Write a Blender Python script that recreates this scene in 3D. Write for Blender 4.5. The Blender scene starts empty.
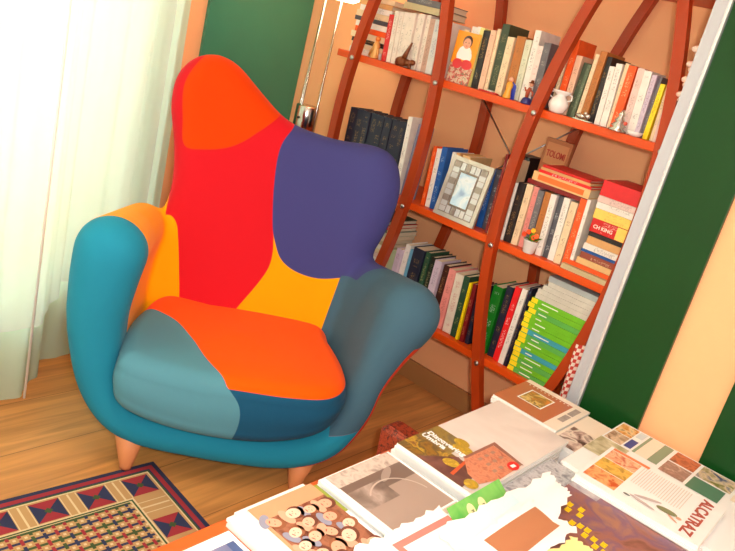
import bpy, bmesh, math, random
import numpy as np
from mathutils import Vector, Matrix
rnd = random.Random(7)
sc = bpy.context.scene
C = sc.collection
PI = math.pi

# ------------------------------------------------------------------ materials
def lin(c):
    return tuple((x/255/12.92 if x/255 <= .04045 else ((x/255+.055)/1.055)**2.4) for x in c)
_m = {}
def mat(name, rgb, rough=.6, metal=0., spec=.5, var=0., vscale=8., bump=0., bscale=80., coat=0., sheen=0., emit=0., stretch=None):
    if name in _m: return _m[name]
    m = bpy.data.materials.new(name); m.use_nodes = True
    nt = m.node_tree; b = nt.nodes['Principled BSDF']
    col = lin(rgb)
    b.inputs['Base Color'].default_value = (*col, 1)
    b.inputs['Roughness'].default_value = rough; b.inputs['Metallic'].default_value = metal
    b.inputs['Specular IOR Level'].default_value = spec; b.inputs['Coat Weight'].default_value = coat
    b.inputs['Sheen Weight'].default_value = sheen
    if emit:
        b.inputs['Emission Color'].default_value = (*col, 1); b.inputs['Emission Strength'].default_value = emit
    if var or bump:
        tc = nt.nodes.new('ShaderNodeTexCoord'); mp = nt.nodes.new('ShaderNodeMapping')
        nt.links.new(tc.outputs['Object'], mp.inputs[0])
        if stretch: mp.inputs['Scale'].default_value = stretch
    if var:
        n = nt.nodes.new('ShaderNodeTexNoise'); n.inputs['Scale'].default_value = vscale; n.inputs['Detail'].default_value = 6
        nt.links.new(mp.outputs[0], n.inputs['Vector'])
        r = nt.nodes.new('ShaderNodeValToRGB')
        r.color_ramp.elements[0].position = .3; r.color_ramp.elements[1].position = .7
        r.color_ramp.elements[0].color = (*[x*(1-var) for x in col], 1)
        r.color_ramp.elements[1].color = (*[min(1, x*(1+var)) for x in col], 1)
        nt.links.new(n.outputs[0], r.inputs[0]); nt.links.new(r.outputs[0], b.inputs['Base Color'])
    if bump:
        n2 = nt.nodes.new('ShaderNodeTexNoise'); n2.inputs['Scale'].default_value = bscale
        nt.links.new(mp.outputs[0], n2.inputs['Vector'])
        bp = nt.nodes.new('ShaderNodeBump'); bp.inputs['Strength'].default_value = bump; bp.inputs['Distance'].default_value = .002
        nt.links.new(n2.outputs[0], bp.inputs['Height']); nt.links.new(bp.outputs[0], b.inputs['Normal'])
    _m[name] = m
    return m

def picmat(name, cols, scale=30, kind='noise', rough=.35, stretch=None):
    """printed picture: blotches of several colours"""
    if name in _m: return _m[name]
    m = bpy.data.materials.new(name); m.use_nodes = True
    nt = m.node_tree; b = nt.nodes['Principled BSDF']; b.inputs['Roughness'].default_value = rough
    tc = nt.nodes.new('ShaderNodeTexCoord'); mp = nt.nodes.new('ShaderNodeMapping')
    nt.links.new(tc.outputs['Object'], mp.inputs[0])
    if stretch: mp.inputs['Scale'].default_value = stretch
    r = nt.nodes.new('ShaderNodeValToRGB')
    if kind == 'noise':
        n = nt.nodes.new('ShaderNodeTexNoise'); n.inputs['Scale'].default_value = scale; n.inputs['Detail'].default_value = 4
        n.inputs['Distortion'].default_value = .6
        nt.links.new(mp.outputs[0], n.inputs['Vector']); nt.links.new(n.outputs[0], r.inputs[0])
        lo, hi = .33, .67
    else:
        n = nt.nodes.new('ShaderNodeTexVoronoi'); n.inputs['Scale'].default_value = scale
        nt.links.new(mp.outputs[0], n.inputs['Vector'])
        s = nt.nodes.new('ShaderNodeSeparateColor'); nt.links.new(n.outputs['Color'], s.inputs[0]); nt.links.new(s.outputs[0], r.inputs[0])
        lo, hi = .0, 1.
    e = r.color_ramp.elements
    e[0].position = lo; e[0].color = (*lin(cols[0]), 1); e[1].position = hi; e[1].color = (*lin(cols[-1]), 1)
    for i in range(1, len(cols)-1):
        q = e.new(lo+(hi-lo)*i/(len(cols)-1)); q.color = (*lin(cols[i]), 1)
    if kind == 'cells': r.color_ramp.interpolation = 'CONSTANT'
    nt.links.new(r.outputs[0], b.inputs['Base Color'])
    _m[name] = m
    return m

def spinemat(name, rgb, ink=None, rough=.45):
    """book cloth or paper with a narrow run of small print marks up the middle"""
    key = 'spine_'+name
    if key in _m: return _m[key]
    m = mat(key, rgb, rough, var=.1, vscale=25)
    if ink:
        nt = m.node_tree; b = nt.nodes['Principled BSDF']
        src = b.inputs['Base Color'].links[0].from_socket
        tc = nt.nodes.new('ShaderNodeTexCoord'); mp = nt.nodes.new('ShaderNodeMapping')
        nt.links.new(tc.outputs['Object'], mp.inputs[0]); mp.inputs['Scale'].default_value = (160, 0, 260)
        v = nt.nodes.new('ShaderNodeTexNoise'); v.inputs['Scale'].default_value = 1; nt.links.new(mp.outputs[0], v.inputs['Vector'])
        g = nt.nodes.new('ShaderNodeMath'); g.operation = 'GREATER_THAN'; g.inputs[1].default_value = .53
        nt.links.new(v.outputs[0], g.inputs[0])
        # blocks of print along the height
        mp2 = nt.nodes.new('ShaderNodeMapping'); nt.links.new(tc.outputs['Object'], mp2.inputs[0]); mp2.inputs['Scale'].default_value = (0, 0, 17)
        v2 = nt.nodes.new('ShaderNodeTexNoise'); v2.inputs['Scale'].default_value = 1; nt.links.new(mp2.outputs[0], v2.inputs['Vector'])
        oi = nt.nodes.new('ShaderNodeObjectInfo')
        ad = nt.nodes.new('ShaderNodeMath'); ad.operation = 'MULTIPLY_ADD'; ad.inputs[1].default_value = 9
        nt.links.new(oi.outputs['Random'], ad.inputs[0])
        cmb = nt.nodes.new('ShaderNodeCombineXYZ'); nt.links.new(ad.outputs[0], cmb.inputs[2]); nt.links.new(cmb.outputs[0], mp2.inputs['Location'])
        g2 = nt.nodes.new('ShaderNodeMath'); g2.operation = 'GREATER_THAN'; g2.inputs[1].default_value = .5
        nt.links.new(v2.outputs[0], g2.inputs[0])
        # middle of the spine only, front face only
        sp = nt.nodes.new('ShaderNodeSeparateXYZ'); nt.links.new(tc.outputs['Generated'], sp.inputs[0])
        c1 = nt.nodes.new('ShaderNodeMath'); c1.operation = 'COMPARE'; c1.inputs[1].default_value = .5; c1.inputs[2].default_value = .24
        nt.links.new(sp.outputs[0], c1.inputs[0])
        c2 = nt.nodes.new('ShaderNodeMath'); c2.operation = 'LESS_THAN'; c2.inputs[1].default_value = .03
        nt.links.new(sp.outputs[1], c2.inputs[0])
        c3 = nt.nodes.new('ShaderNodeMath'); c3.operation = 'COMPARE'; c3.inputs[1].default_value = .52; c3.inputs[2].default_value = .4
        nt.links.new(sp.outputs[2], c3.inputs[0])
        cur = g.outputs[0]
        for q in (g2, c1, c2, c3):
            mu = nt.nodes.new('ShaderNodeMath'); mu.operation = 'MULTIPLY'
            nt.links.new(cur, mu.inputs[0]); nt.links.new(q.outputs[0], mu.inputs[1]); cur = mu.outputs[0]
        mx = nt.nodes.new('ShaderNodeMix'); mx.data_type = 'RGBA'
        nt.links.new(cur, mx.inputs['Factor']); nt.links.new(src, mx.inputs['A']); mx.inputs['B'].default_value = (*[.42*p+.58*q for p, q in zip(lin(ink), lin(rgb))], 1)
        nt.links.new(mx.outputs['Result'], b.inputs['Base Color'])
    return m

WOOD = mat('cherry_stained_wood', (168, 58, 16), .36, spec=.35, var=.2, vscale=6, coat=.0, stretch=(1, 1, .25))
WOOD_SHELF = mat('cherry_stained_shelf', (214, 76, 12), .38, spec=.4, var=.16, vscale=6, coat=.0, stretch=(.3, 1, 1))
METAL = mat('brushed_steel', (190, 190, 190), .3, 1.)
PAGES = mat('page_edges', (226, 208, 178), .8, var=.08, vscale=120, stretch=(1, .05, .05))
PAGEW = mat('white_paper', (240, 238, 232), .7)
WHITE_GLOSS = mat('white_glazed', (235, 228, 222), .25)

# ------------------------------------------------------------------ mesh helpers
def obj(name, bm, mats=(), parent=None, smooth=False, loc=None, rotz=0):
    me = bpy.data.meshes.new(name)
    bmesh.ops.recalc_face_normals(bm, faces=bm.faces) if smooth != 'keep' else None
    bm.to_mesh(me); bm.free()
    if not isinstance(mats, (list, tuple)): mats = [mats]
    for m in mats: me.materials.append(m)
    if smooth:
        me.polygons.foreach_set('use_smooth', [True]*len(me.polygons))
    o = bpy.data.objects.new(name, me); C.objects.link(o)
    if parent: o.parent = parent
    if loc: o.location = loc
    o.rotation_euler.z = rotz
    return o
def tag(o, label=None, cat=None, group=None, kind=None):
    if label: o['label'] = label
    if cat: o['category'] = cat
    if group: o['group'] = group
    if kind: o['kind'] = kind
    return o
def thing(name, label, cat, loc=(0, 0, 0), rotz=0, group=None):
    o = bpy.data.objects.new(name, None); C.objects.link(o); o.empty_display_size = .05
    o.location = loc; o.rotation_euler.z = rotz
    return tag(o, label, cat, group)
def box(bm, x0, x1, y0, y1, z0, z1, mi=0, bev=0):
    vs = [bm.verts.new(p) for p in ((x0,y0,z0),(x1,y0,z0),(x1,y1,z0),(x0,y1,z0),(x0,y0,z1),(x1,y0,z1),(x1,y1,z1),(x0,y1,z1))]
    fs = [bm.faces.new([vs[i] for i in f]) for f in ((3,2,1,0),(4,5,6,7),(0,1,5,4),(1,2,6,5),(2,3,7,6),(3,0,4,7))]
    for f in fs: f.material_index = mi
    if bev:
        es = {e for f in fs for e in f.edges}
        r = bmesh.ops.bevel(bm, geom=list(es), offset=bev, segments=2, affect='EDGES', profile=.6)
        for f in r['faces']: f.material_index = mi
    return vs
def boxo(name, x0, x1, y0, y1, z0, z1, m, parent=None, bev=0):
    bm = bmesh.new(); box(bm, x0, x1, y0, y1, z0, z1, 0, bev); return obj(name, bm, m, parent)
def tube(bm, pts, rads, n=12, mi=0, cap=True):
    pts = [Vector(p) for p in pts]
    if not isinstance(rads, (list, tuple)): rads = [rads]*len(pts)
    rings = []
    up = None
    for i, p in enumerate(pts):
        d = (pts[min(i+1, len(pts)-1)]-pts[max(i-1, 0)]).normalized()
        if up is None: up = d.orthogonal().normalized()
        up = (up-d*up.dot(d)).normalized(); s = d.cross(up)
        rings.append([bm.verts.new(p+(up*math.cos(a)+s*math.sin(a))*rads[i]) for a in [2*PI*k/n for k in range(n)]])
    for a, b in zip(rings, rings[1:]):
        for k in range(n):
            f = bm.faces.new((a[k], a[(k+1)%n], b[(k+1)%n], b[k])); f.material_index = mi; f.smooth = True
    if cap:
        for r in (rings[0], rings[-1]):
            f = bm.faces.new(r); f.material_index = mi
def lathe(bm, prof, c=(0,0,0), n=24, mi=0, cap=True):
    c = Vector(c); rings = []
    for r, z in prof:
        rings.append([bm.verts.new(c+Vector((max(r,1e-4)*math.cos(2*PI*k/n), max(r,1e-4)*math.sin(2*PI*k/n), z))) for k in range(n)])
    for a, b in zip(rings, rings[1:]):
        for k in range(n):
            f = bm.faces.new((a[k], a[(k+1)%n], b[(k+1)%n], b[k])); f.material_index = mi; f.smooth = True
    if cap:
        for r in (rings[0], rings[-1]):
            f = bm.faces.new(r); f.material_index = mi
def ball(bm, c, r, mi=0, n=12, s=(1,1,1)):
    mtx = Matrix.Translation(c) @ Matrix.Diagonal((r*s[0], r*s[1], r*s[2], 1))
    g = bmesh.ops.create_uvsphere(bm, u_segments=n, v_segments=max(6, n//2+2), radius=1, matrix=mtx)
    for v in g['verts']:
        for f in v.link_faces: f.material_index = mi; f.smooth = True
def poly(bm, pts, mi=0):
    f = bm.faces.new([bm.verts.new(p) for p in pts]); f.material_index = mi; return f

def text(name, s, size, loc, rot, m, parent=None, ext=.0006, ax='CENTER', sx=1., shear=0., spacing=1.):
    cu = bpy.data.curves.new(name, 'FONT'); cu.body = s; cu.size = size; cu.extrude = ext; cu.align_x = ax
    cu.shear = shear; cu.space_character = spacing; cu.offset = size*.02
    t = bpy.data.objects.new(name, cu); C.objects.link(t)
    bpy.context.view_layer.update()
    me = bpy.data.meshes.new_from_object(t); bpy.data.objects.remove(t)
    me.materials.clear(); me.materials.append(m)
    o = bpy.data.objects.new(name, me); C.objects.link(o)
    o.location = loc; o.rotation_euler = rot; o.scale = (sx, 1, 1)
    if parent: o.parent = parent
    return o

# ------------------------------------------------------------------ room
YW, YP, XL, ZC_ = 2.757, 2.25, -2.86, 2.75
PEACH = mat('peach_wall_paint', (255, 182, 128), .75, var=.03, vscale=3, bump=.15, bscale=200)
def floor_mat():
    m = mat('plank_floor', (196, 120, 52), .3, spec=.5)
    nt = m.node_tree; b = nt.nodes['Principled BSDF']
    tc = nt.nodes.new('ShaderNodeTexCoord'); mp = nt.nodes.new('ShaderNodeMapping'); mp.inputs['Rotation'].default_value = (0, 0, PI/2)
    mp.inputs['Location'].default_value = (0, .02, 0)
    nt.links.new(tc.outputs['Object'], mp.inputs[0])
    br = nt.nodes.new('ShaderNodeTexBrick'); br.inputs['Scale'].default_value = 1
    br.inputs['Brick Width'].default_value = 2.2; br.inputs['Row Height'].default_value = .27; br.inputs['Mortar Size'].default_value = .0012
    br.inputs['Color1'].default_value = (*lin((228, 164, 96)), 1); br.inputs['Color2'].default_value = (*lin((212, 142, 74)), 1)
    br.inputs['Mortar'].default_value = (*lin((150, 92, 44)), 1); br.offset = .37
    nt.links.new(mp.outputs[0], br.inputs['Vector'])
    m2 = nt.nodes.new('ShaderNodeMapping'); m2.inputs['Scale'].default_value = (14, .9, 1); nt.links.new(tc.outputs['Object'], m2.inputs[0])
    n = nt.nodes.new('ShaderNodeTexNoise'); n.inputs['Scale'].default_value = 1.6; n.inputs['Detail'].default_value = 8; n.inputs['Distortion'].default_value = 1.2
    nt.links.new(m2.outputs[0], n.inputs['Vector'])
    r = nt.nodes.new('ShaderNodeValToRGB'); r.color_ramp.elements[0].position = .3; r.color_ramp.elements[1].position = .7
    r.color_ramp.elements[0].color = (.62, .55, .48, 1); r.color_ramp.elements[1].color = (1.15, 1.1, 1.05, 1)
    nt.links.new(n.outputs[0], r.inputs[0])
    mx = nt.nodes.new('ShaderNodeMix'); mx.data_type = 'RGBA'; mx.blend_type = 'MULTIPLY'; mx.inputs['Factor'].default_value = .85
    nt.links.new(br.outputs['Color'], mx.inputs['A']); nt.links.new(r.outputs[0], mx.inputs['B'])
    nt.links.new(mx.outputs['Result'], b.inputs['Base Color'])
    return m
def struct(name, bm, m, parent=None):
    o = obj(name, bm, m, parent)
    if not parent: o['kind'] = 'structure'
    return o
bm = bmesh.new(); box(bm, -3.3, 1.6, -1.6, YW+.1, -.06, 0); struct('floor', bm, floor_mat())
bm = bmesh.new(); box(bm, -3.3, 1.6, -1.6, YW+.1, ZC_, ZC_+.08); struct('ceiling', bm, mat('ceiling_paint', (240, 225, 205), .9))
bm = bmesh.new(); box(bm, XL-.12, 1.6, YW, YW+.12, 0, ZC_); struct('wall_back', bm, PEACH)
bm = bmesh.new(); box(bm, XL-.12, XL, 1.99, YW, 0, ZC_); struct('wall_left', bm, PEACH)
bm = bmesh.new(); box(bm, -.752, 1.6, YP, YW, 0, ZC_); struct('wall_right', bm, PEACH)
# window wall runs at an angle from the end of the left wall towards the viewer
W0 = Vector((XL, 2.0, 0)); WD = Vector((.90, -1.46, 0)).normalized(); WN = Vector((WD.y, -WD.x, 0))   # outward normal
if WN.x > 0: WN = -WN
WLEN = 3.2
def wpt(s, t, z): return W0+WD*s+WN*t+Vector((0, 0, z))
def wbox(bm, s0, s1, t0, t1, z0, z1, mi=0):
    vs = box(bm, 0, 1, 0, 1, 0, 1, mi)
    P = [(s0,t0,z0),(s1,t0,z0),(s1,t1,z0),(s0,t1,z0),(s0,t0,z1),(s1,t0,z1),(s1,t1,z1),(s0,t1,z1)]
    for v, p in zip(vs, P): v.co = wpt(*p)
bm = bmesh.new()
wbox(bm, 0, .16, 0, .14, 0, ZC_); wbox(bm, 2.6, WLEN, 0, .14, 0, ZC_)
wbox(bm, .16, 2.6, 0, .14, 2.35, ZC_); wbox(bm, .16, 2.6, 0, .14, 0, .28)
struct('wall_window', bm, PEACH)
WFR = mat('white_window_paint', (235, 235, 230), .4)
bm = bmesh.new()
for a, b in ((.16, .23), (1.345, 1.415), (2.53, 2.6)): wbox(bm, a, b, .04, .10, .28, 2.35)
wbox(bm, .16, 2.6, .04, .10, .28, .35); wbox(bm, .16, 2.6, .04, .10, 2.28, 2.35)
win = struct('window_1', bm, WFR)
gm = mat('window_glass', (250, 255, 255), .02); gm.node_tree.nodes['Principled BSDF'].inputs['Transmission Weight'].default_value = 1
gm.node_tree.nodes['Principled BSDF'].inputs['IOR'].default_value = 1.02
for a, b in ((.23, 1.345), (1.415, 2.53)):
    bm = bmesh.new(); wbox(bm, a, b, .066, .072, .35, 2.28); obj('pane', bm, gm, win)
bm = bmesh.new(); box(bm, XL, -.752, YW-.018, YW-.0005, 0, .095, 0, .003)
struct('baseboard_back', bm, mat('baseboard_oak', (176, 122, 70), .5, var=.12, vscale=5, stretch=(.3, 1, 1)))
# protruding wall: aluminium edge strip
bm = bmesh.new(); box(bm, -.768, -.728, YP-.022, YP+.02, 0, ZC_-.002, 0, .0015); box(bm, -.729, -.721, YP-.03, YP-.001, 0, ZC_-.002, 1)
struct('trim_1', bm, [mat('pale_grey_metal', (184, 186, 192), .4, .2), mat('edge_highlight_metal', (225, 228, 232), .25, .5)])  # second colour paints a highlight line along the strip's edge
GREEN = mat('dark_green_lacquer', (12, 66, 22), .32, spec=.3, var=.12, vscale=2)
GREEN2 = mat('green_lacquer_reflection_tint', (60, 132, 104), .25, spec=.5, var=.12, vscale=2)  # same lacquer, lightened to put its reflection into the colour
def panel(name, x0, x1, y0, y1, m, label):
    o = boxo(name, x0, x1, y0, y1, .0, ZC_-.003, m, None, .002); tag(o, label, 'wall panel'); return o
panel('wall_panel', -.720, -.528, YP-.018, YP-.0005, GREEN, 'dark green glossy upright panel beside the grey metal strip at right')
panel('wall_panel', -.335, .30, YP-.018, YP-.0005, GREEN, 'dark green panel at the far right edge past the peach stripe')
panel('wall_panel', XL+.0005, XL+.02, 2.135, YW-.004, GREEN2, 'dark green glossy panel in the corner behind the armchair')

# ------------------------------------------------------------------ curtains
def curtain_path(s):
    P = [(-2.755, 1.95), (-2.45, 1.49), (-2.19, 1.06), (-1.95, .62), (-1.70, .12), (-1.4, -.4)]
    L = [0]
    for a, b in zip(P, P[1:]): L.append(L[-1]+math.dist(a, b))
    s = s*L[-1]
    for i in range(len(P)-1):
        if s <= L[i+1] or i == len(P)-2:
            t = (s-L[i])/(L[i+1]-L[i]); a, b = P[i], P[i+1]
            return Vector((a[0]+(b[0]-a[0])*t, a[1]+(b[1]-a[1])*t, 0)), s
def clothmat(name, rgb, trans, alpha=1.):
    m = bpy.data.materials.new(name); m.use_nodes = True; nt = m.node_tree
    out = nt.nodes['Material Output']; nt.nodes.remove(nt.nodes['Principled BSDF'])
    d = nt.nodes.new('ShaderNodeBsdfDiffuse'); t = nt.nodes.new('ShaderNodeBsdfTranslucent')
    for q in (d, t): q.inputs['Color'].default_value = (*lin(rgb), 1)
    mx = nt.nodes.new('ShaderNodeMixShader'); mx.inputs[0].default_value = trans
    nt.links.new(d.outputs[0], mx.inputs[1]); nt.links.new(t.outputs[0], mx.inputs[2])
    cur = mx.outputs[0]
    tr = nt.nodes.new('ShaderNodeBsdfTransparent'); m2 = nt.nodes.new('ShaderNodeMixShader'); m2.inputs[0].default_value = alpha
    nt.links.new(tr.outputs[0], m2.inputs[1]); nt.links.new(cur, m2.inputs[2]); nt.links.new(m2.outputs[0], out.inputs[0])
    return m
def curtain(name, off, z0, z1, s0, s1, m, amp, label, ph=0., flare=.0):
    bm = bmesh.new(); NS, NZ = 260, 30; g = []
    for j in range(NZ+1):
        zt = j/NZ; row = []
        for i in range(NS+1):
            s = s0+(s1-s0)*i/NS; p, L = curtain_path(max(0, s))
            k = (1-.35*zt)
            w = amp*k*(math.sin(L*14+.6+ph)+.35*math.sin(L*37+2+ph+zt)+.12*math.sin(L*83+ph*2))
            zz = z0+(z1-z0)*zt+(.03*math.sin(L*9+1) if z0 > .1 and j == 0 else 0)
            q = p-WN*(off+w)+WD*(-flare*zt*(1-i/NS)); q.z = zz
            row.append(bm.verts.new(q))
        g.append(row)
    for j in range(NZ):
        for i in range(NS): bm.faces.new((g[j][i], g[j][i+1], g[j+1][i+1], g[j+1][i])).smooth = True
    o = obj(name, bm, m, None, 'keep'); tag(o, label, 'curtain'); return o
curtain('curtain', .0, .02, 2.68, .0, 1, clothmat('green_tinted_voile', (204, 224, 198), .45, .96), .036, 'pale green long curtain reaching nearly to the wood floor')
curtain('sheer_curtain', .045, .33, 2.68, .07, 1, clothmat('white_sheer_voile', (240, 242, 236), .5, .72), .036, 'white sheer curtain with a shorter wavy hem over the green one')
bm = bmesh.new(); wbox(bm, -.0, 3.0, -.06, -.03, 2.69, 2.72)
tag(obj('curtain_rail', bm, WFR), 'white curtain rail under the ceiling', 'curtain rail')
bm = bmesh.new(); tube(bm, [(-2.115, 1.12, 2.68), (-2.112, 1.115, 1.2), (-2.11, 1.11, .06)], .0045, 8)
tag(obj('pull_cord', bm, mat('white_cord', (240, 240, 235), .6), None, True), 'thin white pull cord hanging in front of the curtain', 'cord')

# ------------------------------------------------------------------ chair
def signed(poly_, X, Z):
    P = np.array(poly_, float); Q = np.roll(P, -1, 0)
    d = np.full(X.shape, 9.); ins = np.zeros(X.shape, bool)
    for (ax, az), (bx, bz) in zip(P, Q):
        ex, ez = bx-ax, bz-az; wx, wz = X-ax, Z-az
        t = np.clip((wx*ex+wz*ez)/(ex*ex+ez*ez+1e-12), 0, 1)
        d = np.minimum(d, np.hypot(wx-t*ex, wz-t*ez))
        c = (az > Z) != (bz > Z)
        with np.errstate(divide='ignore', invalid='ignore'):
            xi = ax+(Z-az)*ex/(ez if ez != 0 else 1e-9)
        ins ^= c & (X < xi)
    return np.where(ins, d, -d)
def spline(P, n=8, closed=True):
    P = [np.array(p, float) for p in P]; out = []; N = len(P)
    rng = range(N) if closed else range(N-1)
    for i in rng:
        if closed: a, b, c, d = P[i-1], P[i], P[(i+1)%N], P[(i+2)%N]
        else: a, b, c, d = P[max(i-1,0)], P[i], P[i+1], P[min(i+2,N-1)]
        for k in range(n):
            t = k/n
            out.append(.5*((2*b)+(-a+c)*t+(2*a-5*b+4*c-d)*t*t+(-a+3*b-3*c+d)*t**3))
    if not closed: out.append(P[-1])
    return [tuple(p) for p in out]

# local frame: x = to the sitter's-view right in the photo, f = forward (local y = -f), z up
SIL = spline([(-.36,.30),(-.345,.5),(-.318,.70),(-.305,.815),(-.325,.95),(-.355,1.065),(-.352,1.165),(-.316,1.228),(-.269,1.261),(-.211,1.271),(-.142,1.249),(-.049,1.179),(.04,1.116),(.118,1.090),(.227,1.078),(.304,1.080),(.39,1.090),(.462,1.074),(.502,1.011),(.512,.92),(.492,.80),(.462,.706),(.445,.62),(.43,.45),(.38,.30)], 5)
def backf(x, z):     # mid-plane depth f of the back cushion
    f = -.47-.2*(z-.4)/.7
    if z < .5: f += 0
    return f+1.6*max(0, x-.24)**2+.5*max(0, -x-.24)**2
samples = []
h = .016
xs = np.arange(-.4, .56, h); zs = np.arange(.25, 1.3, h)
XX, ZZ = np.meshgrid(xs, zs); SD = signed(SIL, XX, ZZ)
for x, z, d in zip(XX.ravel(), ZZ.ravel(), SD.ravel()):
    if d > .03:
        r = min(.085, d)
        # keep the silhouette: radius never exceeds the distance to the outline
        samples.append((x, backf(x, z), z, r))
FR = [(-.418,.730,.102),(-.428,.62,.094),(-.430,.48,.080),(-.392,.295,.064),(-.29,.180,.060),(-.08,.145,.060),(.18,.136,.060),(.325,.185,.062),(.400,.30,.058),(.428,.42,.058),(.470,.535,.078),(.525,.650,.108)]
MD = [(-.405,.688,.092),(-.420,.60,.082),(-.415,.48,.072),(-.380,.30,.062),(-.29,.19,.058),(-.08,.155,.055),(.18,.145,.055),(.325,.19,.058),(.40,.30,.058),(.428,.42,.060),(.470,.52,.078),(.515,.615,.098)]
BK = [(-.375,.66,.080),(-.38,.58,.076),(-.375,.47,.070),(-.35,.33,.062),(-.27,.235,.058),(-.08,.205,.055),(.17,.20,.055),(.29,.235,.058),(.36,.34,.062),(.395,.44,.070),(.42,.52,.080),(.43,.60,.085)]
n_t = 14
A_, B_, C_ = (np.array(spline(q, n_t, False)) for q in (FR, MD, BK))
for s in np.linspace(0, 1, 30):
    f = -.0-.50*s
    if s < .5: P = A_+(B_-A_)*(s/.5)
    else: P = B_+(C_-B_)*((s-.5)/.5)
    for i, (x, z, r) in enumerate(P):
        u = i/(len(P)-1)
        fo = -.03*math.sin(PI*u)**.5*0 + (0 if u < .75 else -.10*((u-.75)/.25)**1.5*(1-s))   # right lobe set back a little
        samples.append((x, f+fo, z, r))
HG = .0105
lo = np.array([-.62, -.92, .05]); dims = (np.array([1.32, 1.06, 1.30])/HG).astype(int)
F = np.full(dims, .05, np.float32)
ax = [lo[i]+HG*np.arange(dims[i]) for i in range(3)]
for x, f, z, r in samples:
    R = r+.035
    i0 = [max(0, int((c-R-l)/HG)) for c, l in zip((x, f, z), lo)]
    i1 = [min(dims[i], int((c+R-l)/HG)+2) for i, (c, l) in enumerate(zip((x, f, z), lo))]
    gx, gy, gz = (ax[i][i0[i]:i1[i]]-c for i, c in enumerate((x, f, z)))
    d = np.sqrt(gx[:,None,None]**2+gy[None,:,None]**2+gz[None,None,:]**2)-r
    sl = tuple(slice(a, b) for a, b in zip(i0, i1))
    F[sl] = np.minimum(F[sl], d)
F = np.clip(F, -.05, .05)
for _ in range(5):
    for a in range(3):
        F = .25*np.roll(F, 1, a)+.5*F+.25*np.roll(F, -1, a)
def surface_nets(F, lo, h):
    S = F < 0
    nx, ny, nz = F.shape
    acc = np.zeros((nx-1, ny-1, nz-1, 3), np.float64); cnt = np.zeros((nx-1, ny-1, nz-1))
    for a in range(3):
        o = [b for b in range(3) if b != a]
        for d1 in (0, 1):
            for d2 in (0, 1):
                s0 = [slice(0, n-1) for n in F.shape]; s1 = list(s0)
                s1[a] = slice(1, F.shape[a])
                for q, dd in zip(o, (d1, d2)):
                    s0[q] = slice(dd, F.shape[q]-1+dd); s1[q] = s0[q]
                f0 = F[tuple(s0)]; f1 = F[tuple(s1)]
                m = (f0 < 0) != (f1 < 0)
                t = np.where(m, f0/(np.where(m, f0-f1, 1)), 0)
                cnt += m
                v = [None]*3; v[a] = t; v[o[0]] = d1*m; v[o[1]] = d2*m
                for i in range(3): acc[..., i] += np.where(m, v[i], 0)
    use = cnt > 0
    idx = -np.ones(cnt.shape, int); idx[use] = np.arange(use.sum())
    ijk = np.argwhere(use)
    V = (ijk+acc[use]/cnt[use][:,None])*h+lo
    Q = []
    for a in range(3):
        o = [b for b in range(3) if b != a]
        s0 = [slice(1, n-1) for n in F.shape]; s1 = list(s0); s0[a] = slice(0, F.shape[a]-1); s1[a] = slice(1, F.shape[a])
        A = S[tuple(s0)]; B = S[tuple(s1)]
        for flip, msk in ((0, A & ~B), (1, B & ~A)):
            e = np.argwhere(msk)
            off = np.array([1, 1, 1]); off[a] = 0
            e = e+off
            c = []
            for d1, d2 in ((1,1),(0,1),(0,0),(1,0)):
                t = e.copy(); t[:, o[0]] -= d1; t[:, o[1]] -= d2; c.append(idx[t[:,0], t[:,1], t[:,2]])
            q = np.stack(c, 1)
            if (a == 1) != bool(flip): q = q[:, ::-1]
            Q.append(q)
    return V, np.concatenate(Q)
V, Q = surface_nets(F, lo, HG)
# one smoothing pass of vertex positions along the mesh
E0 = np.concatenate([Q[:, [0,1]], Q[:, [1,2]], Q[:, [2,3]], Q[:, [3,0]]])
for _ in range(3):
    s = np.zeros_like(V); c = np.zeros(len(V))
    np.add.at(s, E0[:,0], V[E0[:,1]]); np.add.at(c, E0[:,0], 1)
    np.add.at(s, E0[:,1], V[E0[:,0]]); np.add.at(c, E0[:,1], 1)
    V = .5*V+.5*s/c[:,None]
# normals in (x,f,z)
n = np.cross(V[Q[:,2]]-V[Q[:,0]], V[Q[:,3]]-V[Q[:,1]])
N = np.zeros_like(V)
for k in range(4): np.add.at(N, Q[:,k], n)
N /= np.linalg.norm(N, axis=1)[:,None]+1e-12
X, Fv, Z = V.T
if (N[:, 2]*(Z-.6)).mean() < 0: N = -N; Q = Q[:, ::-1]
P_ORANGE = spline([(-.283,.955),(-.303,1.04),(-.318,1.136),(-.303,1.20),(-.262,1.262),(-.20,1.30),(-.10,1.30),(.0,1.22),(.06,1.14),(.028,1.118),(-.039,1.054),(-.088,1.009),(-.142,.977),(-.216,.957)], 5)
P_BLUE = spline([(.095,1.14),(.088,1.10),(.052,1.041),(.042,.973),(.050,.861),(.068,.75),(.089,.692),(.121,.639),(.18,.607),(.264,.597),(.351,.621),(.47,.665),(.60,.72),(.62,.95),(.56,1.15),(.3,1.2)], 5)
P_YEL = spline([(.075,.73),(.086,.66),(.080,.60),(.046,.53),(-.018,.424),(-.08,.30)], 5, False)+[(.29,.30),(.308,.391),(.328,.50),(.353,.62),(.3,.68),(.2,.7)]
P_YL = spline([(-.50,.60),(-.42,.70),(-.33,.705),(-.288,.715),(-.262,.695),(-.247,.645),(-.225,.54),(-.205,.42),(-.20,.25),(-.45,.25)], 4)
isback = Fv+.2*(Z-.4)/.7       # ~ -.40 on the front face of the back
at = {}
at['orange'] = signed(P_ORANGE, X, Z)
at['blue'] = np.minimum(signed(P_BLUE, X, Z), -.30-Fv+.25*(Z-.62))
at['yellow'] = signed(P_YEL, X, Z)
at['arm_yellow'] = np.maximum(signed(P_YL, X, Z), np.minimum(Fv+.34, np.minimum(-.2-X, .86-Z)))
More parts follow.
